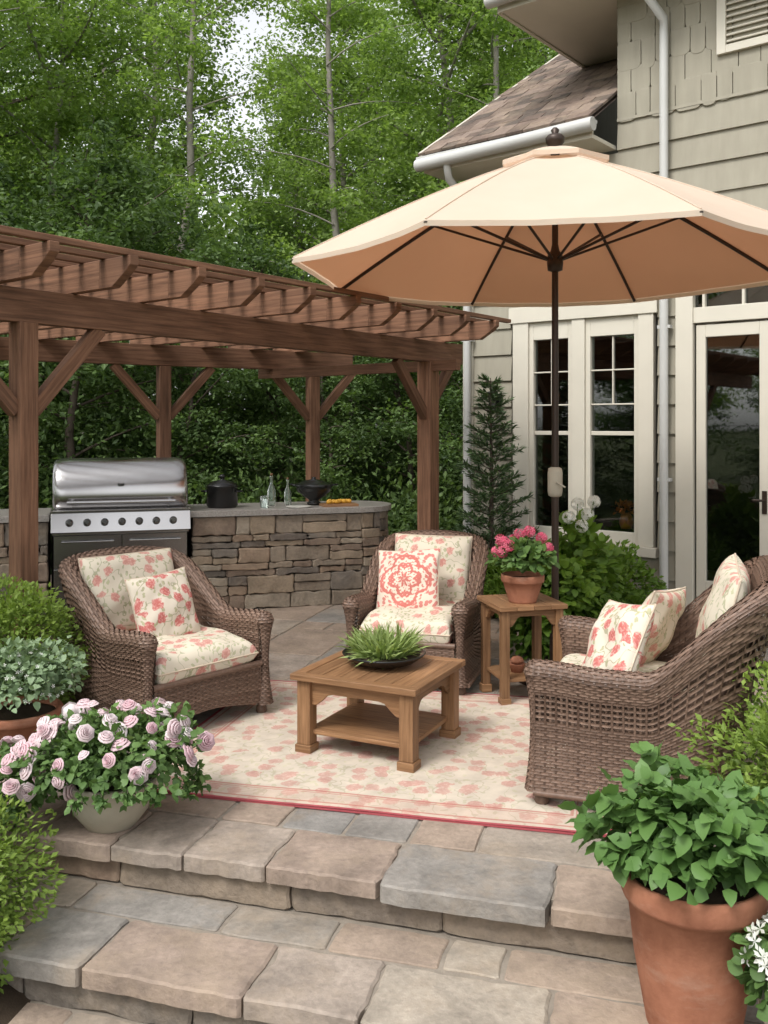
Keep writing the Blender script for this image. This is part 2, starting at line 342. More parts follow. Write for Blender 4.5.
# rug
b=B();P=np.zeros((40,34,3));X,Y=np.meshgrid(np.linspace(-1.13,1.13,40),np.linspace(-.95,.95,34),indexing='ij');P[...,0]=X;P[...,1]=Y;P[...,2]=.014+.002*np.sin(X*7+Y*5)
b.grid(P,uv=np.stack([X,Y],-1))
b.box((0,0,.007),(2.255,1.895,.010),rnd=.5)
ra=math.radians(-13.5);build('floral_rug',b,[rugm],loc=(.06,5.02,0),rz=ra)
# ---------------------------------------------------------------- foliage helpers
DIA=(np.array([[0,0,0],[.5,.27,.03],[1,0,-.06],[.5,-.27,.03]]),np.array([[0,1,2,3]]))
LEAF=(np.array([[0,0,0],[.22,.24,.06],[.6,.30,.07],[1,0,-.10],[.6,-.30,.07],[.22,-.24,.06],[.22,0,0],[.6,0,-.0]]),
      [(0,6,1),(6,7,2,1),(7,3,2),(0,5,6),(6,5,4,7),(7,4,3)])
def rleaf(_w,sc=.02,tip=.10):
    _x=[.0,.10,.28,.5,.72,.88,1.0]
    _V=[(x,0,-tip*x*x*2) for x in _x]+[(x,w,.07*w*2-tip*x*x*2+sc*(-1)**i) for i,(x,w) in enumerate(zip(_x,_w)) if 0<i<6]+[(x,-w,.07*w*2-tip*x*x*2+sc*(-1)**i) for i,(x,w) in enumerate(zip(_x,_w)) if 0<i<6]
    _F=[(0,1,7),(5,6,11),(0,12,1),(5,16,6)]+[(i,i+1,7+i,6+i) for i in range(1,5)]+[(i+1,i,11+i,12+i) for i in range(1,5)]
    return (np.array(_V),_F)
ROUND=rleaf([.0,.20,.36,.40,.32,.17,0])
OVATE=rleaf([.0,.22,.38,.33,.27,.10,0],.03,.14)
BLADE=(np.array([[0,.04,0],[0,-.04,0],[.35,.045,.06],[.35,-.045,.06],[.7,.032,.05],[.7,-.032,.05],[1,0,-.05]]),[(0,1,3,2),(2,3,5,4),(4,5,6)])
def rose_t():
    V=[];Fq=[]
    for l,(n_,r_,h_,o_,cu) in enumerate([(3,.10,.46,0,0),(4,.17,.46,.5,.0),(5,.26,.42,.2,.03),(6,.35,.33,.8,.06),(7,.45,.20,.1,.08)]):
        for i in range(n_):
            az=o_+i*2*PI/n_;base=len(V)
            for s_,rm,hm in ((0,.2,0),(.5,.85,.6),(.85,1.0,.97),(1,1.13,.93)):
                for w in (-1,0,1):
                    an=az+w*PI/n_*1.3;rr=r_*rm*(1 if w==0 else .92)
                    V.append((h_*hm-(.05 if w and s_==1 else 0)-cu*(s_==1),rr*math.cos(an),rr*math.sin(an)))
            for s_ in range(3):
                for w in range(2):
                    q=base+s_*3+w;Fq.append((q,q+1,q+4,q+3))
    return np.array(V),np.array(Fq)
ROSE=rose_t()
def five_t():
    V=[(0,0,0)];Fq=[]
    for i in range(5):
        az=i*2*PI/5;k=len(V)
        V+=[(.08,.35*math.cos(az-.35),.35*math.sin(az-.35)),(.1,.55*math.cos(az),.55*math.sin(az)),(.08,.35*math.cos(az+.35),.35*math.sin(az+.35))];Fq.append((0,k,k+1,k+2))
    return np.array(V),np.array(Fq)
FIVE=five_t()
def rdir(n,r): return nrm(r.normal(size=(n,3)))
def scatter(b,tp,P,D,N,S,mat=0,rnd=None,smooth=False):
    tv,tf=tp;D=nrm(D);N=nrm(N-D*(N*D).sum(-1,keepdims=True));Wv=np.cross(N,D);n=len(P);k=len(tv)
    V=P[:,None]+np.asarray(S).reshape(-1,1,1)*(tv[None,:,0:1]*D[:,None]+tv[None,:,1:2]*Wv[:,None]+tv[None,:,2:3]*N[:,None])
    rnd=rg.random(n) if rnd is None else rnd
    if isinstance(tf,np.ndarray):
        F=(tf[None]+np.arange(n)[:,None,None]*k).reshape(-1,tf.shape[1]);b.add(V.reshape(-1,3),F,mat,np.repeat(rnd,len(tf)),smooth=smooth)
    else:
        F=[tuple(q+i*k for q in f) for i in range(n) for f in tf];b.add(V.reshape(-1,3),F,mat,np.repeat(rnd,len(tf)),smooth=smooth)
def dome(b,c,rad,n,ls,tp=DIA,mat=0,r=rg,low=-.3,lump=.18,shell=.45,droop=0,bright=.5):
    d=rdir(int(n*1.6),r);d=d[d[:,2]>low][:n];n=len(d)
    ph=r.random(6)*6
    lm=1+lump*(np.sin(d[:,0]*5+ph[0])*np.sin(d[:,1]*5+ph[1])+.7*np.sin(d[:,2]*7+ph[2]+d[:,0]*4)+.5*np.sin(d[:,0]*13+ph[3])*np.sin(d[:,2]*11+ph[4]))
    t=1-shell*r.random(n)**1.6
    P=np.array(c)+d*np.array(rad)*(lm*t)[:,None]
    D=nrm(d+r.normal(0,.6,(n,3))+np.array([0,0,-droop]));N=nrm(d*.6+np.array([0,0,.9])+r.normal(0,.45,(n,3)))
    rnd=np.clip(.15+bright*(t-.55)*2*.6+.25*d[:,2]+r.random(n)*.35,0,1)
    scatter(b,tp,P,D,N,ls*r.uniform(.6,1.25,n),mat,rnd,smooth=(tp is not DIA))
def gen_tree(name,seed,H,R,base,ncl,per,ls,mats,zsq=.5,nb=34,spread=1.,tr_=.0125,br=.0045):
    r=np.random.default_rng(seed);b=B()
    k=10;zs=np.linspace(0,H*.97,k);wx=np.cumsum(r.normal(0,.13,k));wy=np.cumsum(r.normal(0,.13,k));wx-=wx[0];wy-=wy[0]
    tr=np.stack([wx,wy,zs],1);b.tube(tr,np.linspace(H*tr_,.02,k),9,0)
    C=[]
    for i in range(nb):
        f=base+(1-base)*(i+r.random())/nb;z0=f*H*.96;p0=np.array([np.interp(z0,zs,wx),np.interp(z0,zs,wy),z0]);az=i*2.4+r.random()*.8
        q=(f-base)/(1-base);L=R*(math.sin(PI*min(1,q*.84+.14))**.7)*r.uniform(.45,1.2)
        rise=r.uniform(.1,.6)
        ts=np.linspace(0,1,6);dr=np.array([math.cos(az),math.sin(az),0]);per_=np.array([-dr[1],dr[0],0])
        pth=p0+ts[:,None]*L*dr+np.array([0,0,1.])*(L*(rise+.45*q)*ts-.22*L*ts**2)[:,None]+per_*(np.sin(ts*3+az)*L*.07)[:,None]
        b.tube(pth,np.linspace(H*br+.006,.005,6),5,0)
        for t in np.arange(.3,1.06,.14):
            for s_ in (-1,1):
                if r.random()<.8:
                    pc=p0+t*(pth[-1]-p0)+per_*s_*L*.30*t*r.random()*spread+np.array([0,0,r.normal(0,.25)])
                    C.append(pc)
    C=np.array(C)
    if len(C)>ncl: C=C[r.permutation(len(C))[:ncl]]
    n=len(C)*per;ci=np.repeat(np.arange(len(C)),per);rc=r.uniform(.25,.75,len(C))*R/2.6
    off=r.normal(0,.55,(n,3))*rc[ci][:,None]*np.array([1,1,zsq]);P=C[ci]+off
    cb=r.random(len(C));D=nrm(r.normal(0,1,(n,3))*np.array([1,1,.45])+np.array([0,0,-.35]));N=nrm(np.array([0,0,.8])+r.normal(0,.6,(n,3)))
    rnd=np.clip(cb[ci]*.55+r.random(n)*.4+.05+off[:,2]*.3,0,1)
    scatter(b,DIA,P,D,N,ls*r.uniform(.6,1.3,n),1,rnd)
    ob=build(name,b,mats);return ob
# ---------------------------------------------------------------- trees
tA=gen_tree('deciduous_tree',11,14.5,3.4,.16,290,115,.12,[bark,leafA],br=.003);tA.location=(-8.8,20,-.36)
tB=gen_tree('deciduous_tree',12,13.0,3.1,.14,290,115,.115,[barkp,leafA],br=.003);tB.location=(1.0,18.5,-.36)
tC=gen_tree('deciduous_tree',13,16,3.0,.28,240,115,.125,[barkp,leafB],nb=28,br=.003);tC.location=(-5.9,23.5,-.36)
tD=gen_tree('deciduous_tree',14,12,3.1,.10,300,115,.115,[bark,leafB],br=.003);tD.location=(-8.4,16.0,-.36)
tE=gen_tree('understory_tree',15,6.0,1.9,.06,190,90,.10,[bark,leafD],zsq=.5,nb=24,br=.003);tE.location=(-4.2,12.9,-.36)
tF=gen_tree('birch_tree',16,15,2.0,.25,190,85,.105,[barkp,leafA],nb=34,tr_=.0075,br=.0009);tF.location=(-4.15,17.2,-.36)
tm=[tA.data,tB.data,tC.data,tD.data]
for (x,y,k,sc,rz) in [(3.8,20.5,0,1.0,1.),(-.9,24.5,1,1.05,2.),(6.3,24,2,1.0,.7),(-2.4,27,2,.80,3.1),(-12,22,2,1.1,2.2),(-11,19,1,1.,4.),(3.2,16.0,3,.70,1.2),(-6.9,19.5,1,.95,5.1),(2.4,24,0,1.1,4.4),(-10.5,25,0,1.15,1.9)]:
    inst('deciduous_tree',tm[k],(x,y,-.36),rz,sc)
for (x,y,rz,sc) in [(-.6,16.0,2,.9),(-7.2,15.4,4,1.),(1.9,16.6,1,.95)]:
    inst('birch_tree',tF.data,(x,y,-.36),rz,sc)
r=np.random.default_rng(8)
for (x,y,sc) in [(-6.6,12.6,.8),(-5.4,14.0,.9),(-2.9,13.3,.72),(-1.7,14.6,.85),(-.7,13.2,.62),(.4,14.0,.8),(1.5,13.1,.66),(2.6,14.6,.8),(-3.6,15.6,1.0),(-7.7,14.4,1.),(-.2,16.4,.95),(-6.2,17.,1.1)]:
    inst('understory_tree',tE.data,(x,y,-.36),r.random()*6,(sc,sc,sc*r.uniform(.85,1.1)))
e=empty('distant_trees')
r=np.random.default_rng(5)
for i,x in enumerate(np.linspace(-27,24,22)):
    y=r.uniform(29,42);px=x/y
    sc=r.uniform(1.05,1.35)
    if -.25<px<-.11: sc=.80
    inst('tree',tm[(i*3+1)%4],(x,y,-.36),r.random()*6,sc,e)
for (x,y,k) in [(-15,-2,0),(-19,3,2),(-13,-8,1),(-22,-4,3),(-18,9,3),(-24,-12,0),(-10,-14,2)]:
    inst('tree',tm[k],(x,y,-.36),x,1.0,e)
for (x,y,k) in [(-9,-1,1.),(-9.5,-4,1.2),(-11,2,1.1),(-8,-8,1.1),(-12,-6,1.2),(-6,-11,1.1),(-14,5,1.2)]:
    inst('tree',tE.data,(x,y,-.36),x,(k,k,k*.6),e)
b=B()
for i in range(40):
    x=r.uniform(-12,8);y=r.uniform(12.2,17);hh=r.uniform(.5,1.3)
    if i<18: x=-8+i*.7;y=r.uniform(12.0,13.0);hh=r.uniform(.7,1.25)
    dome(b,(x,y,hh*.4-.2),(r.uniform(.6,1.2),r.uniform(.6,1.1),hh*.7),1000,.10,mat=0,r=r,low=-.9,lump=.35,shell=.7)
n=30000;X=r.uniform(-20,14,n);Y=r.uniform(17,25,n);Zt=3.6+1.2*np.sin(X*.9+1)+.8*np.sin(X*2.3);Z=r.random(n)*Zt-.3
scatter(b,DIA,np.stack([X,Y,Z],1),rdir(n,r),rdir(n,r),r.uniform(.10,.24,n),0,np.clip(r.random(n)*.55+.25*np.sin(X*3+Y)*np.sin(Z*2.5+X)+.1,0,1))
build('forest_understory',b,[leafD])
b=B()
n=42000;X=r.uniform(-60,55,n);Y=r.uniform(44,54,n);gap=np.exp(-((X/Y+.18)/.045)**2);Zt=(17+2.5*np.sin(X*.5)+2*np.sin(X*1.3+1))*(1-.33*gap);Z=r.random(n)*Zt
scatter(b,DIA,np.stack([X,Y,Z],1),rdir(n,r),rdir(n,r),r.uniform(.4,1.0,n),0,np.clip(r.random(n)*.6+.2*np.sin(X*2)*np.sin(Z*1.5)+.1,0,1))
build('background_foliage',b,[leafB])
# conifer
b=B();r=np.random.default_rng(9);H=2.15
b.tube([(0,0,0),(0.01,0,1.1),(0,0,H)],[.035,.02,.004],7,0)
Pn=[];Dn=[]
for i in range(70):
    f=.05+.95*(i/70);z=f*H;L=.50*(1-f)**.75+.05;L*=r.uniform(.6,1.2);az=i*2.4+r.random()*.5
    d=np.array([math.cos(az),math.sin(az),.42]);e_=np.array([0,0,z])+d*L;b.tube([(0,0,z),tuple(np.array([0,0,z])+d*L*.5+np.array([0,0,-.02])),tuple(e_)],[.007,.005,.002],4,0)
    m_=int(130*L/.3)+25;t=r.uniform(.15,1,m_);base=np.array([0,0,z])+d*L*t[:,None]
    side=np.array([-d[1],d[0],0]);sd=r.choice([-1,1],m_)*r.random(m_)*(1-t*.6)*L*.34
    Pn.append(base+side*sd[:,None]+r.normal(0,.008,(m_,3)));Dn.append(nrm(d*.8+side*np.sign(sd)[:,None]*.8+r.normal(0,.35,(m_,3))))
Pn=np.vstack(Pn);Dn=np.vstack(Dn);scatter(b,(np.array([[0,0,0],[.5,.10,0],[1,0,0],[.5,-.10,0]]),np.array([[0,1,2,3]])),Pn,Dn,nrm(np.array([0,0,1.])+r.normal(0,.4,(len(Pn),3))),r.uniform(.05,.095,len(Pn)),1)
build('spruce_tree',b,[bark,leafPine],loc=(1.02,8.95,0))
# ---------------------------------------------------------------- house
HO=(3.31,8.07,0);HR=math.radians(-39)
house=empty('shingled_house',HO,HR)
def lap(b,x0,x1,z0,z1,p=.27,y=0):
    z=math.floor(z0/p)*p
    while z<z1-1e-4:
        a=max(z,z0);t=min(z+p,z1)
        if t-a>.01:
            ya=y-.024*(1-(a-z)/p)-.003;yt=y-.024*(1-(t-z)/p)-.003
            b.grid(np.array([[(x0,y+.0,a),(x1,y+.0,a)],[(x0,ya,a),(x1,ya,a)],[(x0,yt,t),(x1,yt,t)]],float)[::-1],smooth=False)
        z+=p
b=B()
lap(b,-3.1,-2.55,-.4,4.3);lap(b,-2.55,-.98,-.4,.46);lap(b,-2.55,-.98,2.88,4.3);lap(b,-.98,-.80,-.4,4.3);lap(b,-.80,1.6,3.1,4.3)
lap(b,1.6,4,-.4,4.3);lap(b,-1.38,4,4.3,4.62);lap(b,-1.38,4,5.5,5.9)
for k,z in enumerate(np.arange(4.58,5.55,.235)):
    x=-1.38
    while x<4:
        w=random.choice([.14,.19,.24,.30]);w=min(w,4-x);lo=random.uniform(-.03,.02)
        if w<.05:break
        pts=[(x+.003,z+.27)]
        rr=min(.05,w/2.2)
        for t in np.linspace(0,1,4): pts.append((x+.003+rr*(1-math.cos(t*PI/2)),z+lo+rr*(1-math.sin(t*PI/2))))
        for t in np.linspace(0,1,4): pts.append((x+w-.003-rr*(1-math.sin(t*PI/2)),z+lo+rr*(1-math.cos(t*PI/2))))
        pts.append((x+w-.003,z+.27))
        b.prism(pts,-.02,.022-.003*(k%2)+random.uniform(0,.004),.003,o=(0,0,0),ex=(1,0,0),ey=(0,0,1),ez=(0,-1,0));x+=w
b.box((-2.825,.11,1.95),(.55,.2,4.7));b.box((-1.765,.11,.03),(1.57,.2,.86));b.box((-1.765,.11,3.58),(1.57,.2,1.4));b.box((-.89,.11,1.95),(.18,.2,4.7))
b.box((.4,.11,3.7),(2.4,.2,1.2));b.box((2.8,.11,1.95),(2.4,.2,4.7));b.box((1.31,.11,5.1),(5.38,.2,1.598))
for z in np.arange(-.4,4.4,.27):
    b.grid(np.array([[(-3.1,6,z),(-3.1,.0,z)],[(-3.124,6,z),(-3.124,.0,z)],[(-3.104,6,z+.27),(-3.104,0,z+.27)]],float)[::-1],smooth=False)
tan=math.tan(math.radians(33))
b.add([(-3.1,0,4.4),(-3.1,6,4.4),(-3.1,6,4.6+6*tan),(-3.1,0,4.6)],[(0,3,2,1)])
b.add([(-1.38,0.01,4.3),(-1.38,6,4.3),(-1.38,6,9),(-1.38,.01,5.9)],[(0,1,2,3)])
build('walls',b,[siding],house)
b=B()
def T(x0,x1,z0,z1,y0=-.045,y1=.03): b.box(((x0+x1)/2,(y0+y1)/2,(z0+z1)/2),(x1-x0,y1-y0,z1-z0),rnd=.5)
T(-2.52,-2.34,.56,2.74);T(-1.16,-1.01,.56,2.74);T(-1.85,-1.71,.56,2.74);T(-2.56,-.97,2.74,2.90,-.06);T(-2.56,-.97,.47,.56,-.085)
for (xa,xb) in ((-2.34,-1.85),(-1.71,-1.16)):
    T(xa,xa+.05,.56,2.74,-.02,.05);T(xb-.05,xb,.56,2.74,-.02,.05);T(xa+.05,xb-.05,.56,.68,-.02,.05);T(xa+.05,xb-.05,2.56,2.74,-.02,.05)
    xm=(xa+xb)/2;T(xm-.007,xm+.007,1.9,2.56,.0,.035);T(xa+.05,xb-.05,1.60,1.64,.0,.036)
    for z in (1.90,2.23): T(xa+.05,xb-.05,z-.007,z+.007,-.002,.033)
T(-.80,-.64,0,3.0);T(-.84,1.64,3.0,3.12,-.07);T(1.5,1.64,0,3.0);T(-.64,1.5,2.62,2.76,-.03)
T(-.64,1.5,2.94,3.0,-.03)
for x in (-.55,-.2,.15,.5,.85,1.2,1.42): T(x-.012,x+.012,2.76,2.94,-.02)
for (xa,xb) in ((-.62,.02),(.04,.70),(.72,1.38)):
    T(xa,xa+.085,.03,2.60,-.01,.04);T(xb-.085,xb,.03,2.60,-.01,.04);T(xa+.085,xb-.085,.03,.30,-.01,.04);T(xa+.085,xb-.085,2.49,2.60,-.01,.04)
T(-.8,1.64,-.4,.02,-.12,.1)
T(-3.14,-3.02,-.4,4.3,-.04,.1)
T(-3.32,-1.40,4.33,4.37,-.5,.0)
T(-3.32,-1.40,4.37,4.50,-.5,-.47)
b.beam((-3.33,-.50,4.44),(-3.33,5.2,4.44+5.7*tan),.04,.22)
b.beam((-3.2,-.02,4.36),(-3.2,5.2,4.36+5.22*tan),.24,.03)
b.box((.8,2.2,5.80),(6.4,5.3,.05));b.box((.8,-.47,5.86),(6.44,.04,.2));b.box((-2.42,2.2,5.86),(.04,5.34,.2))
T(-.42,-.34,4.98,5.75,-.06);T(.3,.38,4.98,5.75,-.06);T(-.34,.3,4.98,5.05,-.06)
for z in np.arange(5.09,5.75,.055): b.box((-.02,-.03,z),(.64,.05,.012),R=[[1,0,0],[0,.8,-.6],[0,.6,.8]],rnd=.5)
build('trim',b,[trim],house,bevel=.004)
b=B()
b.tube([(-3.36,-.56,4.40),(-1.36,-.56,4.44)],.065,12);b.box((-2.36,-.53,4.47),(2.0,.1,.03))
b.tube([(-3.0,-.54,4.36),(-3.0,-.5,4.22),(-3.03,-.1,4.05),(-3.05,-.09,3.9),(-3.05,-.09,.05)],.04,8,ref=[1,0,0])
b.tube([(-1.0,-.5,5.78),(-1.0,-.48,5.68),(-.89,-.1,5.42),(-.89,-.09,5.25),(-.89,-.09,.05)],.042,8,ref=[1,0,0])
b.tube([(-2.5,-.56,5.86),(4,-.56,5.9)],.065,12)
for z in (1.2,2.6,3.9): b.box((-.89,-.07,z),(.12,.06,.03));b.box((-3.05,-.07,z),(.12,.06,.03))
build('gutters',b,[gutterm],house)
b=B();th=math.radians(33)
for k in range(36):
    d0=k*.155;x=-3.36-random.random()*.1
    while x<-1.40:
        w=random.uniform(.12,.26);xa=max(x,-3.36);xb=min(x+w,-1.40)
        if xb-xa>.03:
            b.prism([(xa+.003,d0-random.uniform(0,.012)),(xb-.003,d0-random.uniform(0,.012)),(xb-.003,d0+.18),(xa+.003,d0+.18)],-.0,.024+random.uniform(0,.008),.003,o=(0,-.54,4.5+.01),ex=(1,0,0),ey=(0,math.cos(th),math.sin(th)),ez=(0,-math.sin(th),math.cos(th)),rnd=random.random())
        x+=w
b.add([(-3.36,-.5,4.5),(-1.4,-.5,4.5),(-1.4,5.2,4.5+5.7*tan),(-3.36,5.2,4.5+5.7*tan)],[(0,1,2,3)])
b.add([(-2.5,-.5,5.97),(4,-.5,5.97),(4,5,9.2),(-2.5,5,9.2)],[(0,1,2,3)],rnd=.3)
build('roof',b,[shingle],house)
b=B()
b.box((-2.095,.025,1.65),(.49,.006,2.18));b.box((-1.435,.025,1.65),(.55,.006,2.18));b.box((.4,.02,1.35),(2.1,.006,2.6));b.box((.43,.03,2.85),(2.14,.006,.18))
build('window_panes',b,[glass],house)
b=B()
b.box((-.6,2.6,1.4),(4.6,.05,3.3));b.box((-3.0,1.4,1.4),(.05,2.4,3.3));b.box((1.75,1.4,1.4),(.05,2.4,3.3));b.box((-.6,1.4,-.1),(4.6,2.4,.05));b.box((-.6,1.4,3.1),(4.6,2.4,.05))
build('interior',b,[dark],house)
b=B();b.lathe([(0,0),(.05,0),(.07,.06),(.05,.13),(.035,.15),(.03,.15)],16,(-1.36,.14,.70));dome(b,(-1.36,.14,.88),(.09,.09,.07),120,.05);build('orange_vase',b,[orange],house)
b=B();b.box((0,-.03,0),(.09,.05,.13));b.lathe([(0,.12),(.055,.10),(.06,.085),(.045,.08),(.035,-.08),(.05,-.09),(0,-.11)],12,(0,-.12,-.02));b.tube([(0,-.04,.03),(0,-.09,.12),(0,-.12,.10)],.008,6)
build('wall_lantern',b,[black],house,loc=(-2.70,-.03,1.96))
b=B();b.tube([(-.02,-.02,1.05),(-.02,-.07,1.05),(-.10,-.075,1.05)],.011,8);b.box((-.02,-.015,1.03),(.04,.012,.2));build('door_handle',b,[bronze],house)
b=B();b.box((0,0,.018),(.9,.5,.022));build('doormat',b,[plain('coir_dark',(.03,.027,.025),.95,.1)],loc=(3.05,7.35,0),rz=HR,bevel=.004)
# ---------------------------------------------------------------- pergola
P1=np.array([-2.12,5.5]);P2=np.array([.42,8.9]);B1=np.array([-2.25,9.55]);B2=np.array([-.80,10.5])
uf=nrm(P2-P1);ub=nrm(B2-B1);rd=np.array([-.777,.629])
b=B()
def V3(p,z): return (p[0],p[1],z)
BL=B1-ub*2.6
for p,a in ((P1,uf),(P2,uf),(B1,ub),(B2,ub),(BL,ub)):
    an=math.atan2(a[1],a[0]);R=np.array([[math.cos(an),-math.sin(an),0],[math.sin(an),math.cos(an),0],[0,0,1]])
    w=.12 if p is not P2 else .15
    b.box(V3(p,1.15),(w,w,2.3),R);b.box(V3(p,.09),(w+.05,w+.05,.18),R)
b.beam(V3(P1-uf*2.0,2.40),V3(P2+uf*.55,2.40),.09,.20);
b.beam(V3(BL-ub*.5,2.41),V3(B2+ub*.5,2.41),.09,.21)
b.beam(V3(P2-rd*.35,2.26),V3(P2+rd*2.3,2.26),.07,.10)
for p,a,s in ((P1,uf,1),(P1,uf,-1),(P2,uf,-1),(P2,uf,1),(B1,ub,1),(B1,ub,-1),(B2,ub,1),(B2,ub,-1)):
    if p is P2 and s==1: L=.4
    else: L=.52
    b.beam(V3(p+a*s*.05,2.30-L),V3(p+a*s*L,2.30),.07,.085)
for s_ in np.arange(-1.75,4.9,.52):
    f=P1+uf*s_
    A=np.array([[rd[0],-ub[0]],[rd[1],-ub[1]]]);t,q=np.linalg.solve(A,B2-f);t=min(max(t,.3),4.5)
    en=f+rd*(t+.3)
    b.beam(V3(f-rd*.33,2.59),V3(en,2.59),.06,.17)
    hd=np.array([rd[0],rd[1],0]);pr=[(0,-.085),(0,.085),(.30,.085),(.30,.03),(.25,-.01),(.12,-.085)]
    side=np.array([-rd[1],rd[0],0]);o=np.array(V3(f-rd*.33,2.59))
    v=[]
    for sd in (-.03,.03):
        for (a_,z_) in pr: v.append(o-hd*a_+side*sd+np.array([0,0,z_]))
    F=[tuple(range(6))[::-1],tuple(range(6,12))]+[(k,(k+1)%6,6+(k+1)%6,6+k) for k in range(6)]
    uvv=np.array([(x[0]+x[1],x[2]) for x in v]);b.add(v,F,0,random.random(),uv=uvv)
for k,t in enumerate(np.arange(-.58,3.6,.22)):
    e0=P1-uf*2.0+rd*t;e1=P2+uf*.55+rd*t
    A=np.array([[uf[0],-ub[0]],[uf[1],-ub[1]]]);tt,q=np.linalg.solve(A,B2+rd*.35-e0);
    LL=np.linalg.norm(e1-e0);
    if t>1: e1=e0+uf*min(LL,tt)
    if np.linalg.norm(e1-e0)>.4: b.beam(V3(e0,2.695),V3(e1,2.695),.05,.036)
build('wooden_pergola',b,[cedar],bevel=.004)
# ---------------------------------------------------------------- outdoor kitchen counter (local frame)
CO=(-1.754,8.45,0);CR=math.radians(17.3)
b=B()
def wallrows(b,x0,x1,z0,z1,y=0,o=(0,0,0),ex=(1,0,0),ez=(0,-1,0),curve=None):
    z=z0
    while z<z1-.02:
        h=random.choice([.06,.09,.11,.14,.17]);h=min(h,z1-z)
        if z1-z-h<.04:h=z1-z
        x=x0
        while x<x1-.01:
            w=random.uniform(.13,.46);w=min(w,x1-x)
            if x1-x-w<.06:w=x1-x
            if h>.10 and random.random()<.35 and w>.15:
                hs_=h*random.uniform(.4,.6)
                for za_,zb_ in ((z,z+hs_),(z+hs_,z+h)): b.prism(poly(x+.003,x+w-.003,za_+.003,zb_-.003,.004,.05),-.08,random.uniform(.0,.028),.007,o=o,ex=ex,ey=(0,0,1),ez=ez,rnd=random.random())
            else: b.prism(poly(x+.003,x+w-.003,z+.003,z+h-.003,.005,.05),-.08,random.uniform(.0,.028),.008,o=o,ex=ex,ey=(0,0,1),ez=ez,rnd=random.random())
            x+=w
        z+=h
wallrows(b,.02,1.62,0,.865);wallrows(b,-3.2,-1.21,0,.865)
R_=.33
for k in range(5):
    a0=-PI/2+k*PI/5;a1=a0+PI/5;p0=np.array([1.62+R_*math.cos(a0),R_+R_*math.sin(a0),0]);p1=np.array([1.62+R_*math.cos(a1),R_+R_*math.sin(a1),0]);d=p1-p0;L=np.linalg.norm(d);d/=L
    wallrows(b,0,L,0,.865,o=p0,ex=d,ez=(d[1],-d[0],0))
b.box((.83,.36,.43),(1.6,.55,.86),mat=1);b.box((-2.2,.36,.43),(1.98,.55,.86),mat=1);b.lathe([(0,.86),(.30,.86),(.30,0)],20,(1.62,.33,0),mat=1)
b.box((-.6,.55,.4),(1.2,.2,.8),mat=1)
pts=[(0.0,-.04),(1.62,-.04)]+[(1.62+.385*math.cos(t),.345+.385*math.sin(t)) for t in np.linspace(-PI/2,PI/2,12)[1:]]+[(0,.73)]
b.prism(pts,.868,.922,.006,mat=2);b.prism([(-3.25,-.04),(-1.2,-.04),(-1.2,.73),(-3.25,.73)],.868,.922,.006,mat=2)
build('stone_counter',b,[ledge,mortard,granite],loc=CO,rz=CR)
# grill
gr=empty('gas_grill',CO,CR)
b=B()
w0,w1=-1.17,-.02
pr=[(.02,.955),(-.03,.96),(-.06,1.05),(-.05,1.16),(.0,1.28),(.09,1.37),(.22,1.41),(.38,1.40),(.5,1.33),(.55,1.2),(.55,.95)]
pr=np.array(pr);tq=np.linspace(0,len(pr)-1,40);prs=np.stack([np.interp(tq,np.arange(len(pr)),pr[:,0]),np.interp(tq,np.arange(len(pr)),pr[:,1])],1)
for _ in range(8): prs[1:-1]=.25*prs[:-2]+.5*prs[1:-1]+.25*prs[2:]
cy,cz=.25,1.10
sx_=[0,.012,.035,.07,.12]
xs=[w0+a for a in sx_]+[w1-a for a in sx_[::-1]];fs=[.86,.93,.97,.99,1.0]+[1.0,.99,.97,.93,.86]
P=np.zeros((10,40,3))
for i,(x,f) in enumerate(zip(xs,fs)):
    P[i,:,0]=x;P[i,:,1]=cy+(prs[:,0]-cy)*f;P[i,:,2]=np.maximum(cz+(prs[:,1]-cz)*f,.955)
b.grid(P[::-1]);b.add(P[0],[tuple(range(40))]);b.add(P[-1],[tuple(range(40))[::-1]])
build('hood',b,[steel],gr)
b=B()
b.tube([(w0+.12,-.135,1.03),(w1-.12,-.135,1.03)],.016,12)
for x in (w0+.16,w1-.16): b.tube([(x,-.135,1.03),(x,-.04,1.03)],.012,8)
b.box(((w0+w1)/2,.2,.85),(w1-w0,.62,.20));
b.box(((w0+w1)/2,-.125,.855),(w1-w0+.02,.05,.17),R=[[1,0,0],[0,.97,.24],[0,-.24,.97]])
b.box(((w0+w1)/2,-.10,.962),(w1-w0+.02,.14,.012))
for xa,xb in ((w0+.01,(w0+w1)/2-.005),((w0+w1)/2+.005,w1-.01)):
    b.box(((xa+xb)/2,-.03,.60),(xb-xa,.05,.28));b.box(((xa+xb)/2,-.03,.27),(xb-xa,.05,.36))
    b.tube([(xa+.06,-.09,.69),(xb-.06,-.09,.69)],.009,8);b.tube([(xa+.06,-.09,.41),(xb-.06,-.09,.41)],.009,8)
    for x in (xa+.08,xb-.08):
        for z in (.69,.41): b.tube([(x,-.09,z),(x,-.05,z)],.007,6)
b.box(((w0+w1)/2,.2,.38),(w1-w0-.02,.4,.74));
build('control_panel',b,[steel],gr,bevel=.003)
b=B()
for k in range(7):
    x=w0+.14+k*(w1-w0-.28)/6
    b.tube([(x,-.145,.86),(x,-.16,.863),(x,-.195,.87),(x,-.2,.87)],[.034,.034,.024,.018],16,ref=[1,0,0])
b.lathe([(0,0),(.03,0),(.03,.008)],16,(-.6,-.06,1.18))
build('knobs',b,[plain('knob_metal',(.25,.25,.25),.25,.5,metal=.9)],gr)
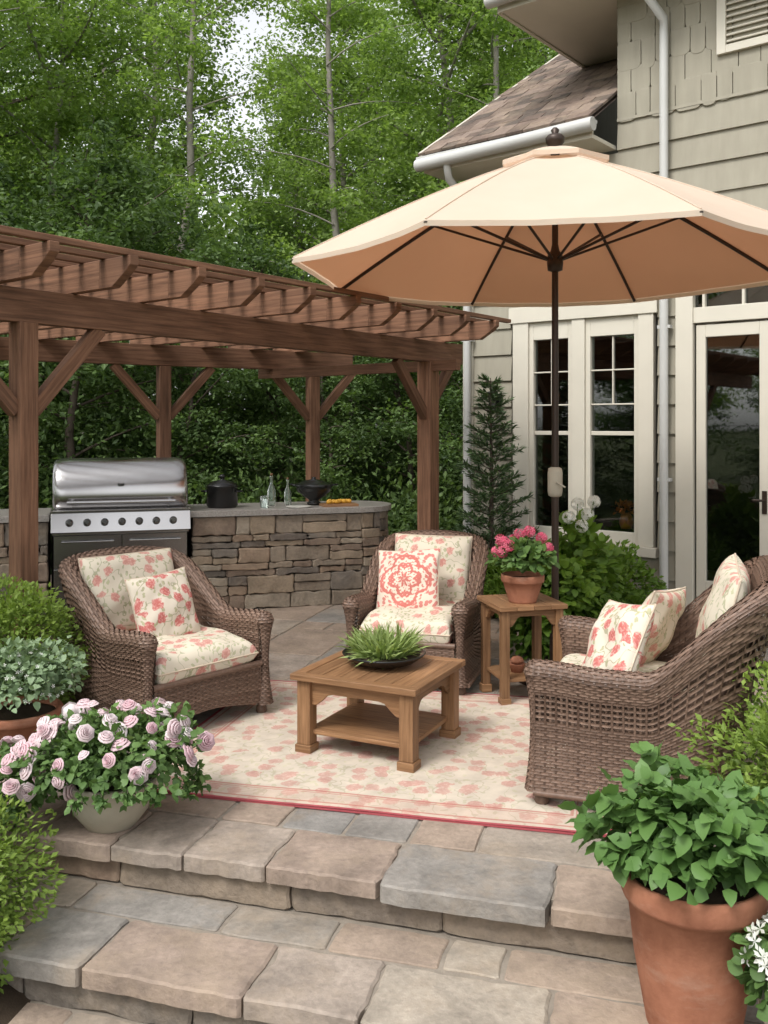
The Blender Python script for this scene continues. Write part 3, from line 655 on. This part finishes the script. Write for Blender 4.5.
def cl(x,y,z=.922):
    c,s=math.cos(CR),math.sin(CR);return (CO[0]+x*c-y*s,CO[1]+x*s+y*c,z)
b=B();b.lathe([(0,0),(.13,0),(.145,.02),(.145,.19),(.15,.20),(.145,.21),(.10,.245),(.02,.26),(.02,.275),(.035,.29),(.02,.31),(0,.312)],28)
for s_ in(-1,1): b.tube([(s_*.14,-.04,.15),(s_*.19,-.03,.155),(s_*.19,.03,.155),(s_*.14,.04,.15)],.009,6)
build('stock_pot',b,[blackc],loc=cl(.33,.30))
gb=M('bottle_glass',.05,.5);gb.b.inputs['Transmission Weight'].default_value=.9;gb.col((.75,.85,.78));gb.b.inputs['IOR'].default_value=1.3;gb=gb.m
for (x,y,s_) in ((.80,.30,1),(.97,.36,.85)):
    b=B();b.lathe([(0,0),(.038,0),(.042,.02),(.042,.15),(.015,.21),(.014,.27),(.018,.275),(.018,.29),(0,.29)],18);b.lathe([(0,.29),(.013,.291),(.013,.315),(0,.316)],10,mat=1)
    build('glass_bottle',b,[gb,teak],loc=cl(x,y)).scale=(s_,)*3
b=B();b.lathe([(.04,0),(.045,.11),(.041,.11),(.037,.006),(0,.006)],16);build('drinking_glass',b,[gb],loc=cl(.70,.12))
b=B();b.lathe([(0,0),(.06,0),(.07,.02),(.05,.035),(.05,.05),(.16,.13),(.19,.20),(.185,.205),(.15,.14),(.03,.06),(0,.06)],28)
for s_ in(-1,1): b.tube([(s_*.18,-.04,.19),(s_*.23,-.03,.20),(s_*.23,.03,.20),(s_*.18,.04,.19)],.008,6)
b.lathe([(.17,.20),(.10,.235),(.02,.25),(.02,.27),(0,.272)],20)
build('black_wok',b,[blackc],loc=cl(1.22,.32))
b=B();b.box((0,0,.012),(.34,.20,.024),mat=0);
for k in range(9): b.lathe([(0,.024),(.022,.03),(.027,.045),(.018,.062),(0,.066)],10,(-.11+.027*k,random.uniform(-.05,.05),0),mat=1)
build('cutting_board',b,[teak,plain('yellow_fruit',(.70,.38,.05),.5,.3)],loc=cl(1.42,.12),rz=CR)
b=B();b.lathe([(0,0),(.10,0),(.12,.012),(.115,.014),(0,.006)],20);build('serving_plate',b,[plain('white_ceramic',(.7,.68,.62),.3,.5)],loc=cl(1.02,.08))
# ---------------------------------------------------------------- umbrella
U=np.array([1.14,6.23]);um=empty('patio_umbrella',(U[0],U[1],0),0)
R0=1.76;zr=2.74;za=3.50;angs=[math.radians(13+45*k) for k in range(8)]
def cz_(t): return za-(za-zr)*(t**1.22)
def canopy(b,t0,t1,dz,rs=1.,sag=.05,mat=0,nn=12,mm=9,val=0,extra=0):
    for k in range(8):
        a0,a1=angs[k],angs[k]+PI/4;P=np.zeros((mm,nn,3))
        for i,w in enumerate(np.linspace(0,1,mm)):
            for j,t in enumerate(np.linspace(t0,t1,nn)):
                p=(1-w)*np.array([math.cos(a0),math.sin(a0)])+w*np.array([math.cos(a1),math.sin(a1)])
                bow=4*w*(1-w);sc=R0*t*rs*(1-.035*bow*t)
                P[i,j]=(p[0]*sc,p[1]*sc,cz_(t)-sag*bow*t*(1-t*.6)+dz+.014*math.sin(t*9+k)*bow*t+.0015*math.sin(w*19+k*2)*t*t*bow)
        L=np.stack(np.meshgrid(np.linspace(0,1,mm),np.linspace(t0,t1,nn),indexing='ij'),-1)
        b.grid(P,mat,uv=L)
        if val:
            e=P[:,-1];e2=e.copy();e2[:,2]-=val;b.grid(np.stack([e,e2],1),mat)
b=B();canopy(b,.10,1,0,val=.03,mm=17);canopy(b,.0,.21,.055,sag=.02,nn=6,val=.03,mm=17)
for a in angs: b.tube([(math.cos(a)*R0*t,math.sin(a)*R0*t,cz_(t)+.002) for t in np.linspace(.2,.995,12)],.005,5)
build('canopy',b,[cantop],um)
b=B();canopy(b,.02,.992,-.006,mm=17);build('canopy_lining',b,[canund],um)
b=B()
for a in angs:
    c_,s_=math.cos(a),math.sin(a)
    b.tube([(c_*R0*t,s_*R0*t,cz_(t)-.024) for t in np.linspace(.02,.99,12)],.0125,6)
    b.tube([(c_*.04,s_*.04,2.80),(c_*R0*.52,s_*R0*.52,cz_(.52)-.03)],.010,6)
    b.lathe([(0,-.012),(.013,0),(0,.012)],8,(c_*R0*.995,s_*R0*.995,zr-.01))
b.tube([(0,0,.02),(0,0,1.2),(0,0,3.52)],[.024,.024,.020],14)
b.lathe([(.022,2.72),(.05,2.73),(.055,2.78),(.05,2.83),(.03,2.86),(.022,2.90)],16);b.lathe([(.02,3.38),(.05,3.40),(.05,3.45),(.02,3.47)],16)
b.lathe([(.03,3.50),(.035,3.55),(.06,3.58),(.065,3.61),(.05,3.63),(.02,3.64),(.028,3.665),(.015,3.68),(0,3.685)],18)
b.lathe([(0,.07),(.03,.07),(.035,.30),(.035,.31),(.04,.09),(.16,.07),(.25,.04),(.26,.0)],28)
build('pole_and_ribs',b,[bronze],um)
b=B();b.lathe([(.026,1.22),(.045,1.23),(.05,1.26),(.05,1.38),(.045,1.41),(.026,1.42)],14);b.tube([(0,-.05,1.32),(0,-.09,1.32),(.05,-.09,1.29)],.007,6);build('crank_housing',b,[potw],um)
# ---------------------------------------------------------------- wicker furniture
def smooth(x): x=np.clip(x,0,1);return x*x*(3-2*x)
def weave(b,S,u0,u1,qs,dq,stake=.024,A=.003,w=.47,mat=0,skip=None,flip=1):
    nu=max(4,int((u1-u0)/stake)*2+1);U=np.linspace(u0,u1,nu);Q=np.array(qs);dq=np.broadcast_to(np.array(dq,float),Q.shape)
    UU,QQ=np.meshgrid(U,Q,indexing='ij');eps=1e-3
    Sc=S(UU,QQ);du=S(UU+eps,QQ)-S(UU-eps,QQ);dv=S(UU,QQ+eps)-S(UU,QQ-eps);N=nrm(np.cross(du,dv))*flip
    dvn=dv/(2*eps);dun=du/(2*eps)
    I=np.arange(nu)[:,None];J=np.arange(len(Q))[None,:]
    h=A*np.cos(PI*I/2+PI*J)
    for j in range(len(Q)):
        if skip is not None and skip(Q[j],j): continue
        hw=dq[j]*w
        c=Sc[:,j]+N[:,j]*(h[:,j:j+1]+.0028);l=Sc[:,j]-dvn[:,j]*hw+N[:,j]*h[:,j:j+1];r_=Sc[:,j]+dvn[:,j]*hw+N[:,j]*h[:,j:j+1]
        b.grid(np.stack([l,c,r_],1),mat,random.random()*.8+.1)
    for i in range(0,nu,2):
        sg=-A*np.cos(PI*i/2+PI*np.arange(len(Q)))[:,None]
        t=nrm(dun[i])*.0045
        c=Sc[i]+N[i]*(sg+.0015)
        b.grid(np.stack([c-t,c+t+0],1),mat,random.random()*.6)
def upath(w,d,r):
    pts=[];hw=w/2
    pts=[(-hw,-d/2)];
    for t in np.linspace(0,1,20): pts.append((-hw,-d/2+(d-r)*t))
    for a in np.linspace(PI,PI/2,16)[1:]: pts.append((-hw+r+r*math.cos(a),d/2-r+r*math.sin(a)))
    for t in np.linspace(0,1,20)[1:]: pts.append((-hw+r+(w-2*r)*t,d/2))
    for a in np.linspace(PI/2,0,16)[1:]: pts.append((hw-r+r*math.cos(a),d/2-r+r*math.sin(a)))
    for t in np.linspace(0,1,20)[1:]: pts.append((hw,d/2-r-(d-r)*t))
    return np.array(pts[1:])
def cushion(b,a,bb,h,p=6,M_=None,n=26,mat=0,sag=0,pinch=0,seed=0,pipe=True):
    rr=np.random.default_rng(seed);ph=rr.random(8)*6;uo=rr.random(2)*5*(0 if p<3 else 1)
    t=np.linspace(-1,1,n);t=np.sign(t)*(1-(1-abs(t))**1.7);X,Y=np.meshgrid(t,t,indexing='ij')
    Hh=(np.maximum(1-abs(X)**p,0)**.42)*(np.maximum(1-abs(Y)**p,0)**.42)
    ox=a*X*(1-pinch*(1-Y**2)*.6)+0;oy=bb*Y*(1-pinch*(1-X**2)*.6)
    wr=.008*(np.sin(X*5+ph[0]+Y*3)+np.sin(Y*6+ph[1]-X*2)+.6*np.sin(X*11+ph[2])*np.sin(Y*9+ph[3]))
    wr=wr-.010*np.exp(-((abs(X)-abs(Y))/.10)**2)*np.clip(np.maximum(abs(X),abs(Y))-.45,0,1)*(1.6 if p<5 else .3)
    s0=b.M;b.M=M_
    for sg in (1,-1):
        Z=sg*(h*Hh)+sg*wr*Hh-sag*(1-X**2)*(1-Y**2)
        P=np.stack([ox,oy,Z],-1);uvv=np.stack([ox+uo[0]+np.sign(X)*(1-Hh)*h*.5,oy+uo[1]+np.sign(Y)*(1-Hh)*h*.8],-1)
        b.grid(P if sg>0 else P[::-1],mat,uv=uvv if sg>0 else uvv[::-1]+7)
    if pipe:
        ring=np.concatenate([np.stack([ox[:,0],oy[:,0]],1),np.stack([ox[-1,1:],oy[-1,1:]],1),np.stack([ox[::-1,-1][1:],oy[::-1,-1][1:]],1),np.stack([ox[0,::-1][1:-1],oy[0,::-1][1:-1]],1)])
        b.tube(np.concatenate([ring,np.zeros((len(ring),1))],1),.005,6,mat+1,closed=True,ref=[0,0,1])
    b.M=s0
def chair(name,w,d,loc,rz,nseat=1,arm=.60,back=.95,sd=1,nback=None,bst=.12,bln=.55):
    nback=nback or nseat
    e=empty(name,loc,rz);pth=upath(w,d,.20);seg=np.concatenate([[0],np.cumsum(np.linalg.norm(np.diff(pth,axis=0),axis=1))]);Ltot=seg[-1]
    tang=nrm(np.gradient(pth,axis=0));nout=np.stack([-tang[:,1],tang[:,0]],1)
    for _ in range(3): nout[1:-1]=nrm(nout[:-2]+nout[1:-1]*2+nout[2:])
    r=.055;z0=.075;zi=.28
    def S(u,q):
        x=np.interp(u,seg,pth[:,0]);y=np.interp(u,seg,pth[:,1]);nx=np.interp(u,seg,nout[:,0]);ny=np.interp(u,seg,nout[:,1])
        bk=smooth((y+d*bst)/(d*bln));mid=np.clip(1-(x/(w/2))**2,0,1)
        h=arm+(back-arm)*bk+.035*bk*mid+.02*smooth((-y-d*.15)/(d*.3))
        q0=np.clip(q,0,1);qa=np.clip(q-1,0,1);qi=np.clip(q-2,0,1)
        zo=z0+(h-r-z0)*q0;oo=.018+.037*q0**4+.034*(1-q0)**3
        zz=np.where(q<=1,zo,np.where(q<=2,h-r+r*np.sin(qa*PI),h-r+(zi-(h-r))*qi))
        off=np.where(q<=1,oo,np.where(q<=2,r*np.cos(qa*PI),-(r-.02*qi)))
        ln=bk*np.maximum(zz-.3,0)*.24
        X=x+nx*off;Y=y+ny*off+ln
        return np.stack([X,Y,zz],-1)
    b=B()
    no=40;ni=20
    weave(b,S,.0,Ltot,np.linspace(.01,.985,no),1/no,skip=lambda q,j:(.60<q<.86 and j%2==0))
    weave(b,S,.0,Ltot,np.linspace(1.02,1.98,12),1/12)
    weave(b,S,.0,Ltot,np.linspace(2.03,2.97,ni),1/ni)
    for uend,sg in ((0,1),(Ltot,-1)):
        def E(aa,q,uend=uend,sg=sg):
            P=S(np.full_like(q,uend),q);y_e=-d/2;x_e=pth[0,0] if sg>0 else pth[-1,0]
            off=np.abs(P[...,0]-x_e);o_s=-1 if sg>0 else 1
            an=aa/.05
            return np.stack([x_e+o_s*off*np.cos(an),y_e-off*np.sin(an)*.9,P[...,2]],-1)
        weave(b,E,0,.05*PI,np.linspace(.01,.985,no),1/no,stake=.024,flip=-sg);weave(b,E,0,.05*PI,np.linspace(1.02,1.5,6),.5/6,stake=.024,flip=-sg)
    def K(u,q):
        y=-d/2-.01+0*u;return np.stack([u,y+.01*np.cos(u*3),.085+.04*np.cos(u/(w/2)*PI/2)**2*(1-q)*1.0+(.30-.085)*q],-1)
    weave(b,K,-w/2+.04,w/2-.04,np.linspace(.02,.98,17),1/17,flip=1)
    b.tube([(-w/2+.03,-d/2,.315),(w/2-.03,-d/2,.315)],.018,8,rnd=.5)
    bp=[tuple(S(np.array(u),np.array(0.))) for u in np.linspace(0,Ltot,60)]
    b.tube(bp,.014,7,rnd=.4)
    b.box((0,0,.29),(w-.06,d-.06,.03),mat=1)
    for sx_ in (-1,1):
        for sy_ in (-1,1):
            b.lathe([(0,0),(.020,0),(.034,.025),(.030,.05),(.022,.065),(.034,.09),(.036,.16)],14,(sx_*(w/2-.0),sy_*(d/2-.03),0),rnd=.3)
    build('wicker_frame',b,[wicker,wdark],e)
    b=B();sw=(w-.12)/nseat
    for k in range(nseat):
        cx=-(w-.12)/2+sw*(k+.5)
        cushion(b,sw/2-.004,(d-.08)/2,.085,14,MX((cx,-.055,.395),rx=math.radians(2)),seed=sd+k,sag=-.012)
    build('seat_cushion',b,[fabric,piping],e)
    b=B();bh=(back-.44)/2+.01
    for k in range(nback):
        cx=-(w-.15)/2+(w-.15)/nback*(k+.5)
        cushion(b,(w-.15)/nback/2-.006,bh,.085,4.2,MX((cx,d/2-.105+.055,.44+bh),rx=math.radians(90-14)),seed=sd+9+k,pinch=.03)
    build('back_cushion',b,[fabric,piping],e)
    return e
def pillow(loc,rz,tilt,size,mat,seed=1,roll=0):
    b=B();cushion(b,size/2,size/2,.075,2.4,MX((0,0,0),rx=math.radians(90-tilt))@MX((0,0,0),rz=roll),pinch=.10,seed=seed,n=34);return build('throw_pillow',b,[mat,piping],loc=loc,rz=rz)
def loc_in(l,rz,p): c,s=math.cos(rz),math.sin(rz);return (l[0]+p[0]*c-p[1]*s,l[1]+p[0]*s+p[1]*c,p[2])
ca=math.radians(48);la=(-1.27,5.45);chair('wicker_armchair',.80,.82,(*la,0),ca,sd=1,arm=.59,back=.90)
cb=math.radians(-17);lb=(.24,6.30);chair('wicker_armchair',.72,.76,(*lb,0),cb,sd=4,arm=.57,back=.90)
cc=math.radians(-109);lc=(1.24,4.53);chair('wicker_armchair',1.02,.84,(*lc,0),cc,nseat=1,arm=.63,back=1.03,sd=8,nback=1,bst=-.06,bln=.44)
pillow(loc_in(la,ca,(.0,.02,.63)),ca,20,.42,fabric2,2,roll=.06)
pillow(loc_in(lb,cb,(-.08,.0,.64)),cb-.1,22,.45,medal,3,roll=.10)
pillow(loc_in(lc,cc,(-.24,.05,.67)),cc-.35,22,.44,fabric,6,roll=.1)
pillow(loc_in(lc,cc,(.20,-.10,.66)),cc+.5,26,.45,fabric2,7,roll=.15)
# ---------------------------------------------------------------- coffee table
ta=math.radians(-26);tl=(-.02,4.96,0)
b=B();w,d,h=.71,.67,.42
for k in range(6):
    x0=-w/2+.06+k*(w-.12)/6;b.box((x0+(w-.12)/12,0,h-.016),((w-.12)/6-.0025,d-.125,.026))
b.box((0,-d/2+.03,h-.016),(w,.06,.032));b.box((0,d/2-.03,h-.016),(w,.06,.032));b.box((-w/2+.03,0,h-.016),(.06,d-.122,.0315));b.box((w/2-.03,0,h-.016),(.06,d-.122,.0315))
def apron(b,L,c,rz,z1,hh,th=.02,arch=.6):
    m0=MX(c,rz=rz);s0=b.M;b.M=m0
    n=17;xs=np.linspace(-L/2,L/2,n);v=[];
    for y in(-th/2,th/2):
        for x in xs:
            t=abs(x)/(L/2);zb=z1-hh*(1-arch*(1-smooth((t-.55)/.35)))
            v+=[(x,y,z1),(x,y,float(zb))]
    F=[]
    for i in range(n-1):
        a=2*i;F+=[(a,a+1,a+3,a+2),(2*n+a,2*n+a+2,2*n+a+3,2*n+a+1),(a+1,2*n+a+1,2*n+a+3,a+3)]
    v=np.array(v);b.add(v,F,0,random.random(),uv=v[:,[0,2]]+random.random()*5);b.M=s0
zl=h-.032
for sg in (-1,1):
    apron(b,w-.19,(0,sg*(d/2-.062),0),0,zl,.13,arch=.5);apron(b,d-.19,(sg*(w/2-.062),0,0),PI/2,zl,.13,arch=.5)
    for s2 in (-1,1):
        x,y=sg*(w/2-.065),s2*(d/2-.065);b.box((x,y,(zl+.035)/2+.02),(.076,.076,zl-.035-.0));b.box((x,y,.0275),(.092,.092,.055))
b.box((0,0,.115),(w-.13,d-.13,.024))
build('coffee_table',b,[teak],loc=tl,rz=ta,bevel=.004)
b=B();b.lathe([(0,.0),(.10,.0),(.17,.018),(.215,.05),(.225,.062),(.215,.064),(.19,.05),(.0,.045)],40);b.lathe([(0,.05),(.2,.052)],30,mat=1);build('shallow_bowl',b,[blackc,soil],loc=(0.0,5.02,h))
b=B();r=np.random.default_rng(3);n=760;th=r.random(n)*2*PI;rad=.13*np.sqrt(r.random(n));P=np.stack([rad*np.cos(th),rad*np.sin(th),np.full(n,.05)],1)
D=nrm(np.stack([np.cos(th)*(rad/.13)*.9,np.sin(th)*(rad/.13)*.9,np.full(n,.75)],1)+r.normal(0,.35,(n,3)));scatter(b,BLADE,P,D,nrm(np.array([0,0,1.])+r.normal(0,.5,(n,3))),r.uniform(.07,.18,n)*1.0,0)
build('spiky_plant',b,[leafAir],loc=(0.0,5.02,h))
# side table
b=B();w,d,h=.44,.42,.605
for k in range(4): b.box((-w/2+w/8+k*w/4,0,h-.014),(w/4-.002,d,.028))
for sg in (-1,1):
    apron(b,w-.14,(0,sg*(d/2-.045),0),0,h-.028,.10);apron(b,d-.14,(sg*(w/2-.045),0,0),PI/2,h-.028,.10)
    for s2 in (-1,1): b.box((sg*(w/2-.045),s2*(d/2-.045),(h-.028)/2),(.05,.05,h-.028));b.box((sg*(w/2-.045),s2*(d/2-.045),.025),(.064,.064,.05))
b.box((0,0,.15),(w-.08,d-.08,.02))
sl=(.86,5.86,0);build('side_table',b,[teak],loc=sl,rz=math.radians(14),bevel=.003)
def pot(name,loc,R1,R2,H,mat,rim=.03,k=40,shape=None):
    b=B();pr=shape or [(0,0),(R1,0),(R1*1.02,.01),(R1+(R2-R1)*.6,H*.45),(R2*.97,H-rim*1.6),(R2*1.04,H-rim*1.5),(R2*1.07,H-rim*1.2),(R2*1.075,H-rim*.3),(R2*1.05,H),(R2*.97,H),(R2*.93,H-.03)]
    b.lathe(pr,k);b.lathe([(R2*.95,H-.035),(0,H-.02)],24,mat=1);return build(name,b,[mat,soil],loc=loc)
pot('terracotta_pot',(.86,5.80,.605),.085,.125,.17,terra,.03)
b=B();r=np.random.default_rng(21)
dome(b,(0,0,.10),(.17,.17,.11),420,.055,ROUND,0,r,low=-.2)
for i in range(13):
    d=rdir(1,r)[0];d[2]=abs(d[2])*.8+.25;c=np.array([0,0,.1])+d*np.array([.16,.16,.19]);b.tube([(0,0,.02),tuple(c)],.003,4,0,rnd=.5)
    m_=30;dd=rdir(m_,r);P=c+dd*.030;scatter(b,FIVE,P,dd,rdir(m_,r),np.full(m_,.036),1)
build('pink_geranium',b,[leafRose,hotp],loc=(.86,5.80,.76))
b=B();b.lathe([(0,0),(.035,0),(.05,.05),(.052,.055),(.045,.052),(0,.045)],18);b.lathe([(.02,.05),(.045,.07),(.03,.09),(0,.1)],12,mat=0);build('small_bowl',b,[terra],loc=(.83,5.84,.16))
# ---------------------------------------------------------------- plants & pots
def spread_dirs(n,r,lo=-.1):
    i=np.arange(n)+.5;z=lo+(1-lo)*(i/n);a=i*2.39996+r.normal(0,.25,n);q=np.sqrt(1-z**2);return np.stack([q*np.cos(a),q*np.sin(a),z],1)
rl=(-1.16,3.98,0)
pot('stone_planter',rl,.10,.175,.20,potw,.03,shape=[(0,0),(.10,0),(.11,.012),(.155,.07),(.18,.13),(.185,.17),(.195,.185),(.195,.205),(.18,.208),(.165,.19)])
b=B();r=np.random.default_rng(31)
dome(b,(0,0,.30),(.33,.30,.14),3000,.038,OVATE,0,r,low=-.35,lump=.25,shell=.7)
for i in range(26):
    az=r.random()*2*PI;s_=r.uniform(.7,1);L=r.uniform(.10,.22)
    if math.sin(az)<-.4 and abs(math.cos(az))<.8: L*=.35
    p0=np.array([.28*math.cos(az),.26*math.sin(az),.28]);pts=[p0,p0+np.array([.07*math.cos(az),.07*math.sin(az),-.04]),p0+np.array([.10*math.cos(az),.10*math.sin(az),-L])];b.tube(pts,.003,4,0,rnd=.4)
    m_=26;t=r.random(m_);P=pts[1]+(pts[2]-pts[1])*t[:,None]+r.normal(0,.012,(m_,3));scatter(b,LEAF,P,rdir(m_,r)+np.array([0,0,-.5]),rdir(m_,r)+np.array([0,0,1.]),r.uniform(.025,.045,m_),0)
n=70;d=spread_dirs(n,r,-.05);P=np.array([0,0,.30])+d*np.array([.34,.32,.16])*r.uniform(.92,1.2,n)[:,None];scatter(b,ROSE,P,nrm(d+r.normal(0,.5,(n,3))+np.array([0,-.15,.3])),rdir(n,r),r.uniform(.045,.09,n),1,smooth=True)
for q,p in enumerate(P): b.tube([tuple(p*.8+np.array([0,0,.03])),tuple(p)],.0025,4,0,rnd=.4)
build('pink_rose_bush',b,[leafRose,pinkp],loc=rl)
b=B();r=np.random.default_rng(32);dome(b,(0,0,.17),(.24,.22,.12),1500,.036,OVATE,0,r,low=-.4)
n=30;d=spread_dirs(n,r,.0);P=np.array([0,0,.18])+d*np.array([.26,.24,.15])*r.uniform(.95,1.2,n)[:,None];scatter(b,ROSE,P,nrm(d+r.normal(0,.45,(n,3))+np.array([0,-.15,.2])),rdir(n,r),r.uniform(.045,.085,n),1,smooth=True)
build('pink_rose_bush',b,[leafRose,pinkp],loc=(-1.58,3.97,.0))
pot('terracotta_pot',(-1.83,4.66,0),.15,.205,.29,terra)
b=B();r=np.random.default_rng(33);dome(b,(0,0,.12),(.30,.28,.19),2300,.040,OVATE,0,r,low=.0,lump=.22)
m_=90;d=rdir(m_,r);d[:,2]=abs(d[:,2]);scatter(b,FIVE,np.array([0,0,.12])+d*np.array([.30,.28,.20]),d,rdir(m_,r),np.full(m_,.022),1)
build('sage_plant',b,[leafGrey,whitep],loc=(-1.83,4.66,.27))
b=B();r=np.random.default_rng(34);dome(b,(0,0,.42),(.34,.28,.42),9000,.034,DIA,0,r,low=-.9,lump=.16,shell=.4);dome(b,(-.6,.3,.36),(.45,.45,.42),5200,.040,DIA,0,r,low=-.8,lump=.12,shell=.35);build('boxwood_shrub',b,[leafLime],loc=(-2.02,5.16,.0))
b=B();r=np.random.default_rng(35);dome(b,(0,0,.34),(.36,.34,.36),8500,.032,DIA,0,r,low=-.9,lump=.20,shell=.45);dome(b,(-.35,.25,.45),(.40,.38,.36),5200,.034,DIA,0,r,low=-.9,lump=.2,shell=.45);build('lime_shrub',b,[leafLime],loc=(-1.63,3.38,-.34))
b=B();r=np.random.default_rng(36)
for (x,y,rx,h) in ((.95,8.55,.42,.34),(1.45,8.5,.42,.42),(1.95,8.25,.42,.45),(1.2,8.2,.35,.30),(1.75,7.85,.38,.36)):
    dome(b,(x,y,h*.7),(rx,rx*.8,h*.75),3000,.065,DIA,0,r,low=-.8,lump=.25)
build('foundation_shrubs',b,[leafShrub],loc=(0,0,0))
b=B();r=np.random.default_rng(37);dome(b,(0,0,.45),(.30,.3,.45),1500,.085,ROUND,0,r,low=-.9)
for (x,y,z) in ((0,-.1,1.10),(.08,-.08,1.02),(-.07,-.12,1.0),(.02,-.16,.94),(.12,-.12,1.12)):
    b.tube([(0,0,.5),(x,y,z)],.004,4,0,rnd=.5)
    m_=60;dd=rdir(m_,r);scatter(b,FIVE,np.array([x,y,z])+dd*.045,dd,rdir(m_,r),np.full(m_,.034),1)
build('white_hydrangea',b,[leafShrub,whitep],loc=(1.47,7.2,0))
b=B();r=np.random.default_rng(38);dome(b,(0,0,.35),(.33,.3,.38),2400,.07,ROUND,0,r,low=-.9);build('green_shrub',b,[leafShrub],loc=(1.25,6.9,0))
bl=(.965,2.92,-.17)
pot('terracotta_pot',bl,.14,.205,.475,terra,.05,k=56)
b=B();r=np.random.default_rng(41);dome(b,(0,0,.08),(.33,.30,.20),1350,.068,OVATE,0,r,low=-.02,lump=.26,shell=.65,droop=.3);
for i in range(40):
    d=rdir(1,r)[0];d[2]=abs(d[2]);b.tube([(0,0,-.05),tuple(d*np.array([.28,.26,.20])+np.array([0,0,.03]))],.004,4,0,rnd=.6)
build('hydrangea_plant',b,[leafBig],loc=(.985,2.97,.285))
b=B();r=np.random.default_rng(42);dome(b,(0,0,.32),(.36,.34,.40),6200,.038,DIA,0,r,low=-.9,lump=.3,shell=.7);dome(b,(.35,.5,.42),(.42,.4,.42),5200,.038,DIA,0,r,low=-.9,lump=.3,shell=.7);build('lime_shrub',b,[leafLime],loc=(1.62,3.58,-.02))
pot('stone_planter',(1.21,2.62,-.17),.09,.14,.24,potw)
b=B();r=np.random.default_rng(43);dome(b,(0,0,.05),(.17,.17,.13),620,.045,ROUND,0,r,low=-.6)
m_=60;d=rdir(m_,r);d[:,2]=abs(d[:,2]);scatter(b,FIVE,np.array([0,0,.05])+d*np.array([.18,.18,.14]),nrm(d+np.array([0,-.5,0])),rdir(m_,r),np.full(m_,.05),1)
build('white_petunia',b,[leafRose,whitep],loc=(1.20,2.62,.12))
# ---------------------------------------------------------------- light & camera
el,az=math.radians(52),math.radians(-140)
sd=np.array([math.sin(az)*math.cos(el),math.cos(az)*math.cos(el),math.sin(el)])
from mathutils import Vector
L=bpy.data.lights.new('sun','SUN');L.energy=1.9;L.angle=math.radians(14);L.color=(1,.97,.92);lo=bpy.data.objects.new('sun',L);bpy.context.scene.collection.objects.link(lo)
lo.rotation_euler=Vector(sd).to_track_quat('Z','Y').to_euler();lo.location=(0,0,20)
w=bpy.data.worlds.new('World');bpy.context.scene.world=w;w.use_nodes=True;nt=w.node_tree;bg=nt.nodes['Background']
sk=nt.nodes.new('ShaderNodeTexSky');sk.sky_type='NISHITA';sk.sun_disc=False;sk.sun_elevation=el;sk.sun_rotation=az;sk.dust_density=3;sk.air_density=1
hs=nt.nodes.new('ShaderNodeHueSaturation');hs.inputs['Saturation'].default_value=.12;hs.inputs['Value'].default_value=2.1
nt.links.new(sk.outputs[0],hs.inputs['Color']);nt.links.new(hs.outputs[0],bg.inputs[0]);bg.inputs[1].default_value=.15
cam=bpy.data.cameras.new('camera');co=bpy.data.objects.new('camera',cam);bpy.context.scene.collection.objects.link(co);co.location=(0,0,1.7);co.rotation_euler=(PI/2,0,0)
cam.lens=32.87;cam.sensor_width=36;cam.shift_y=-87/1024;cam.clip_end=1000;bpy.context.scene.camera=co
sc=bpy.context.scene;sc.view_settings.view_transform='Standard';sc.view_settings.look='None';sc.view_settings.exposure=0
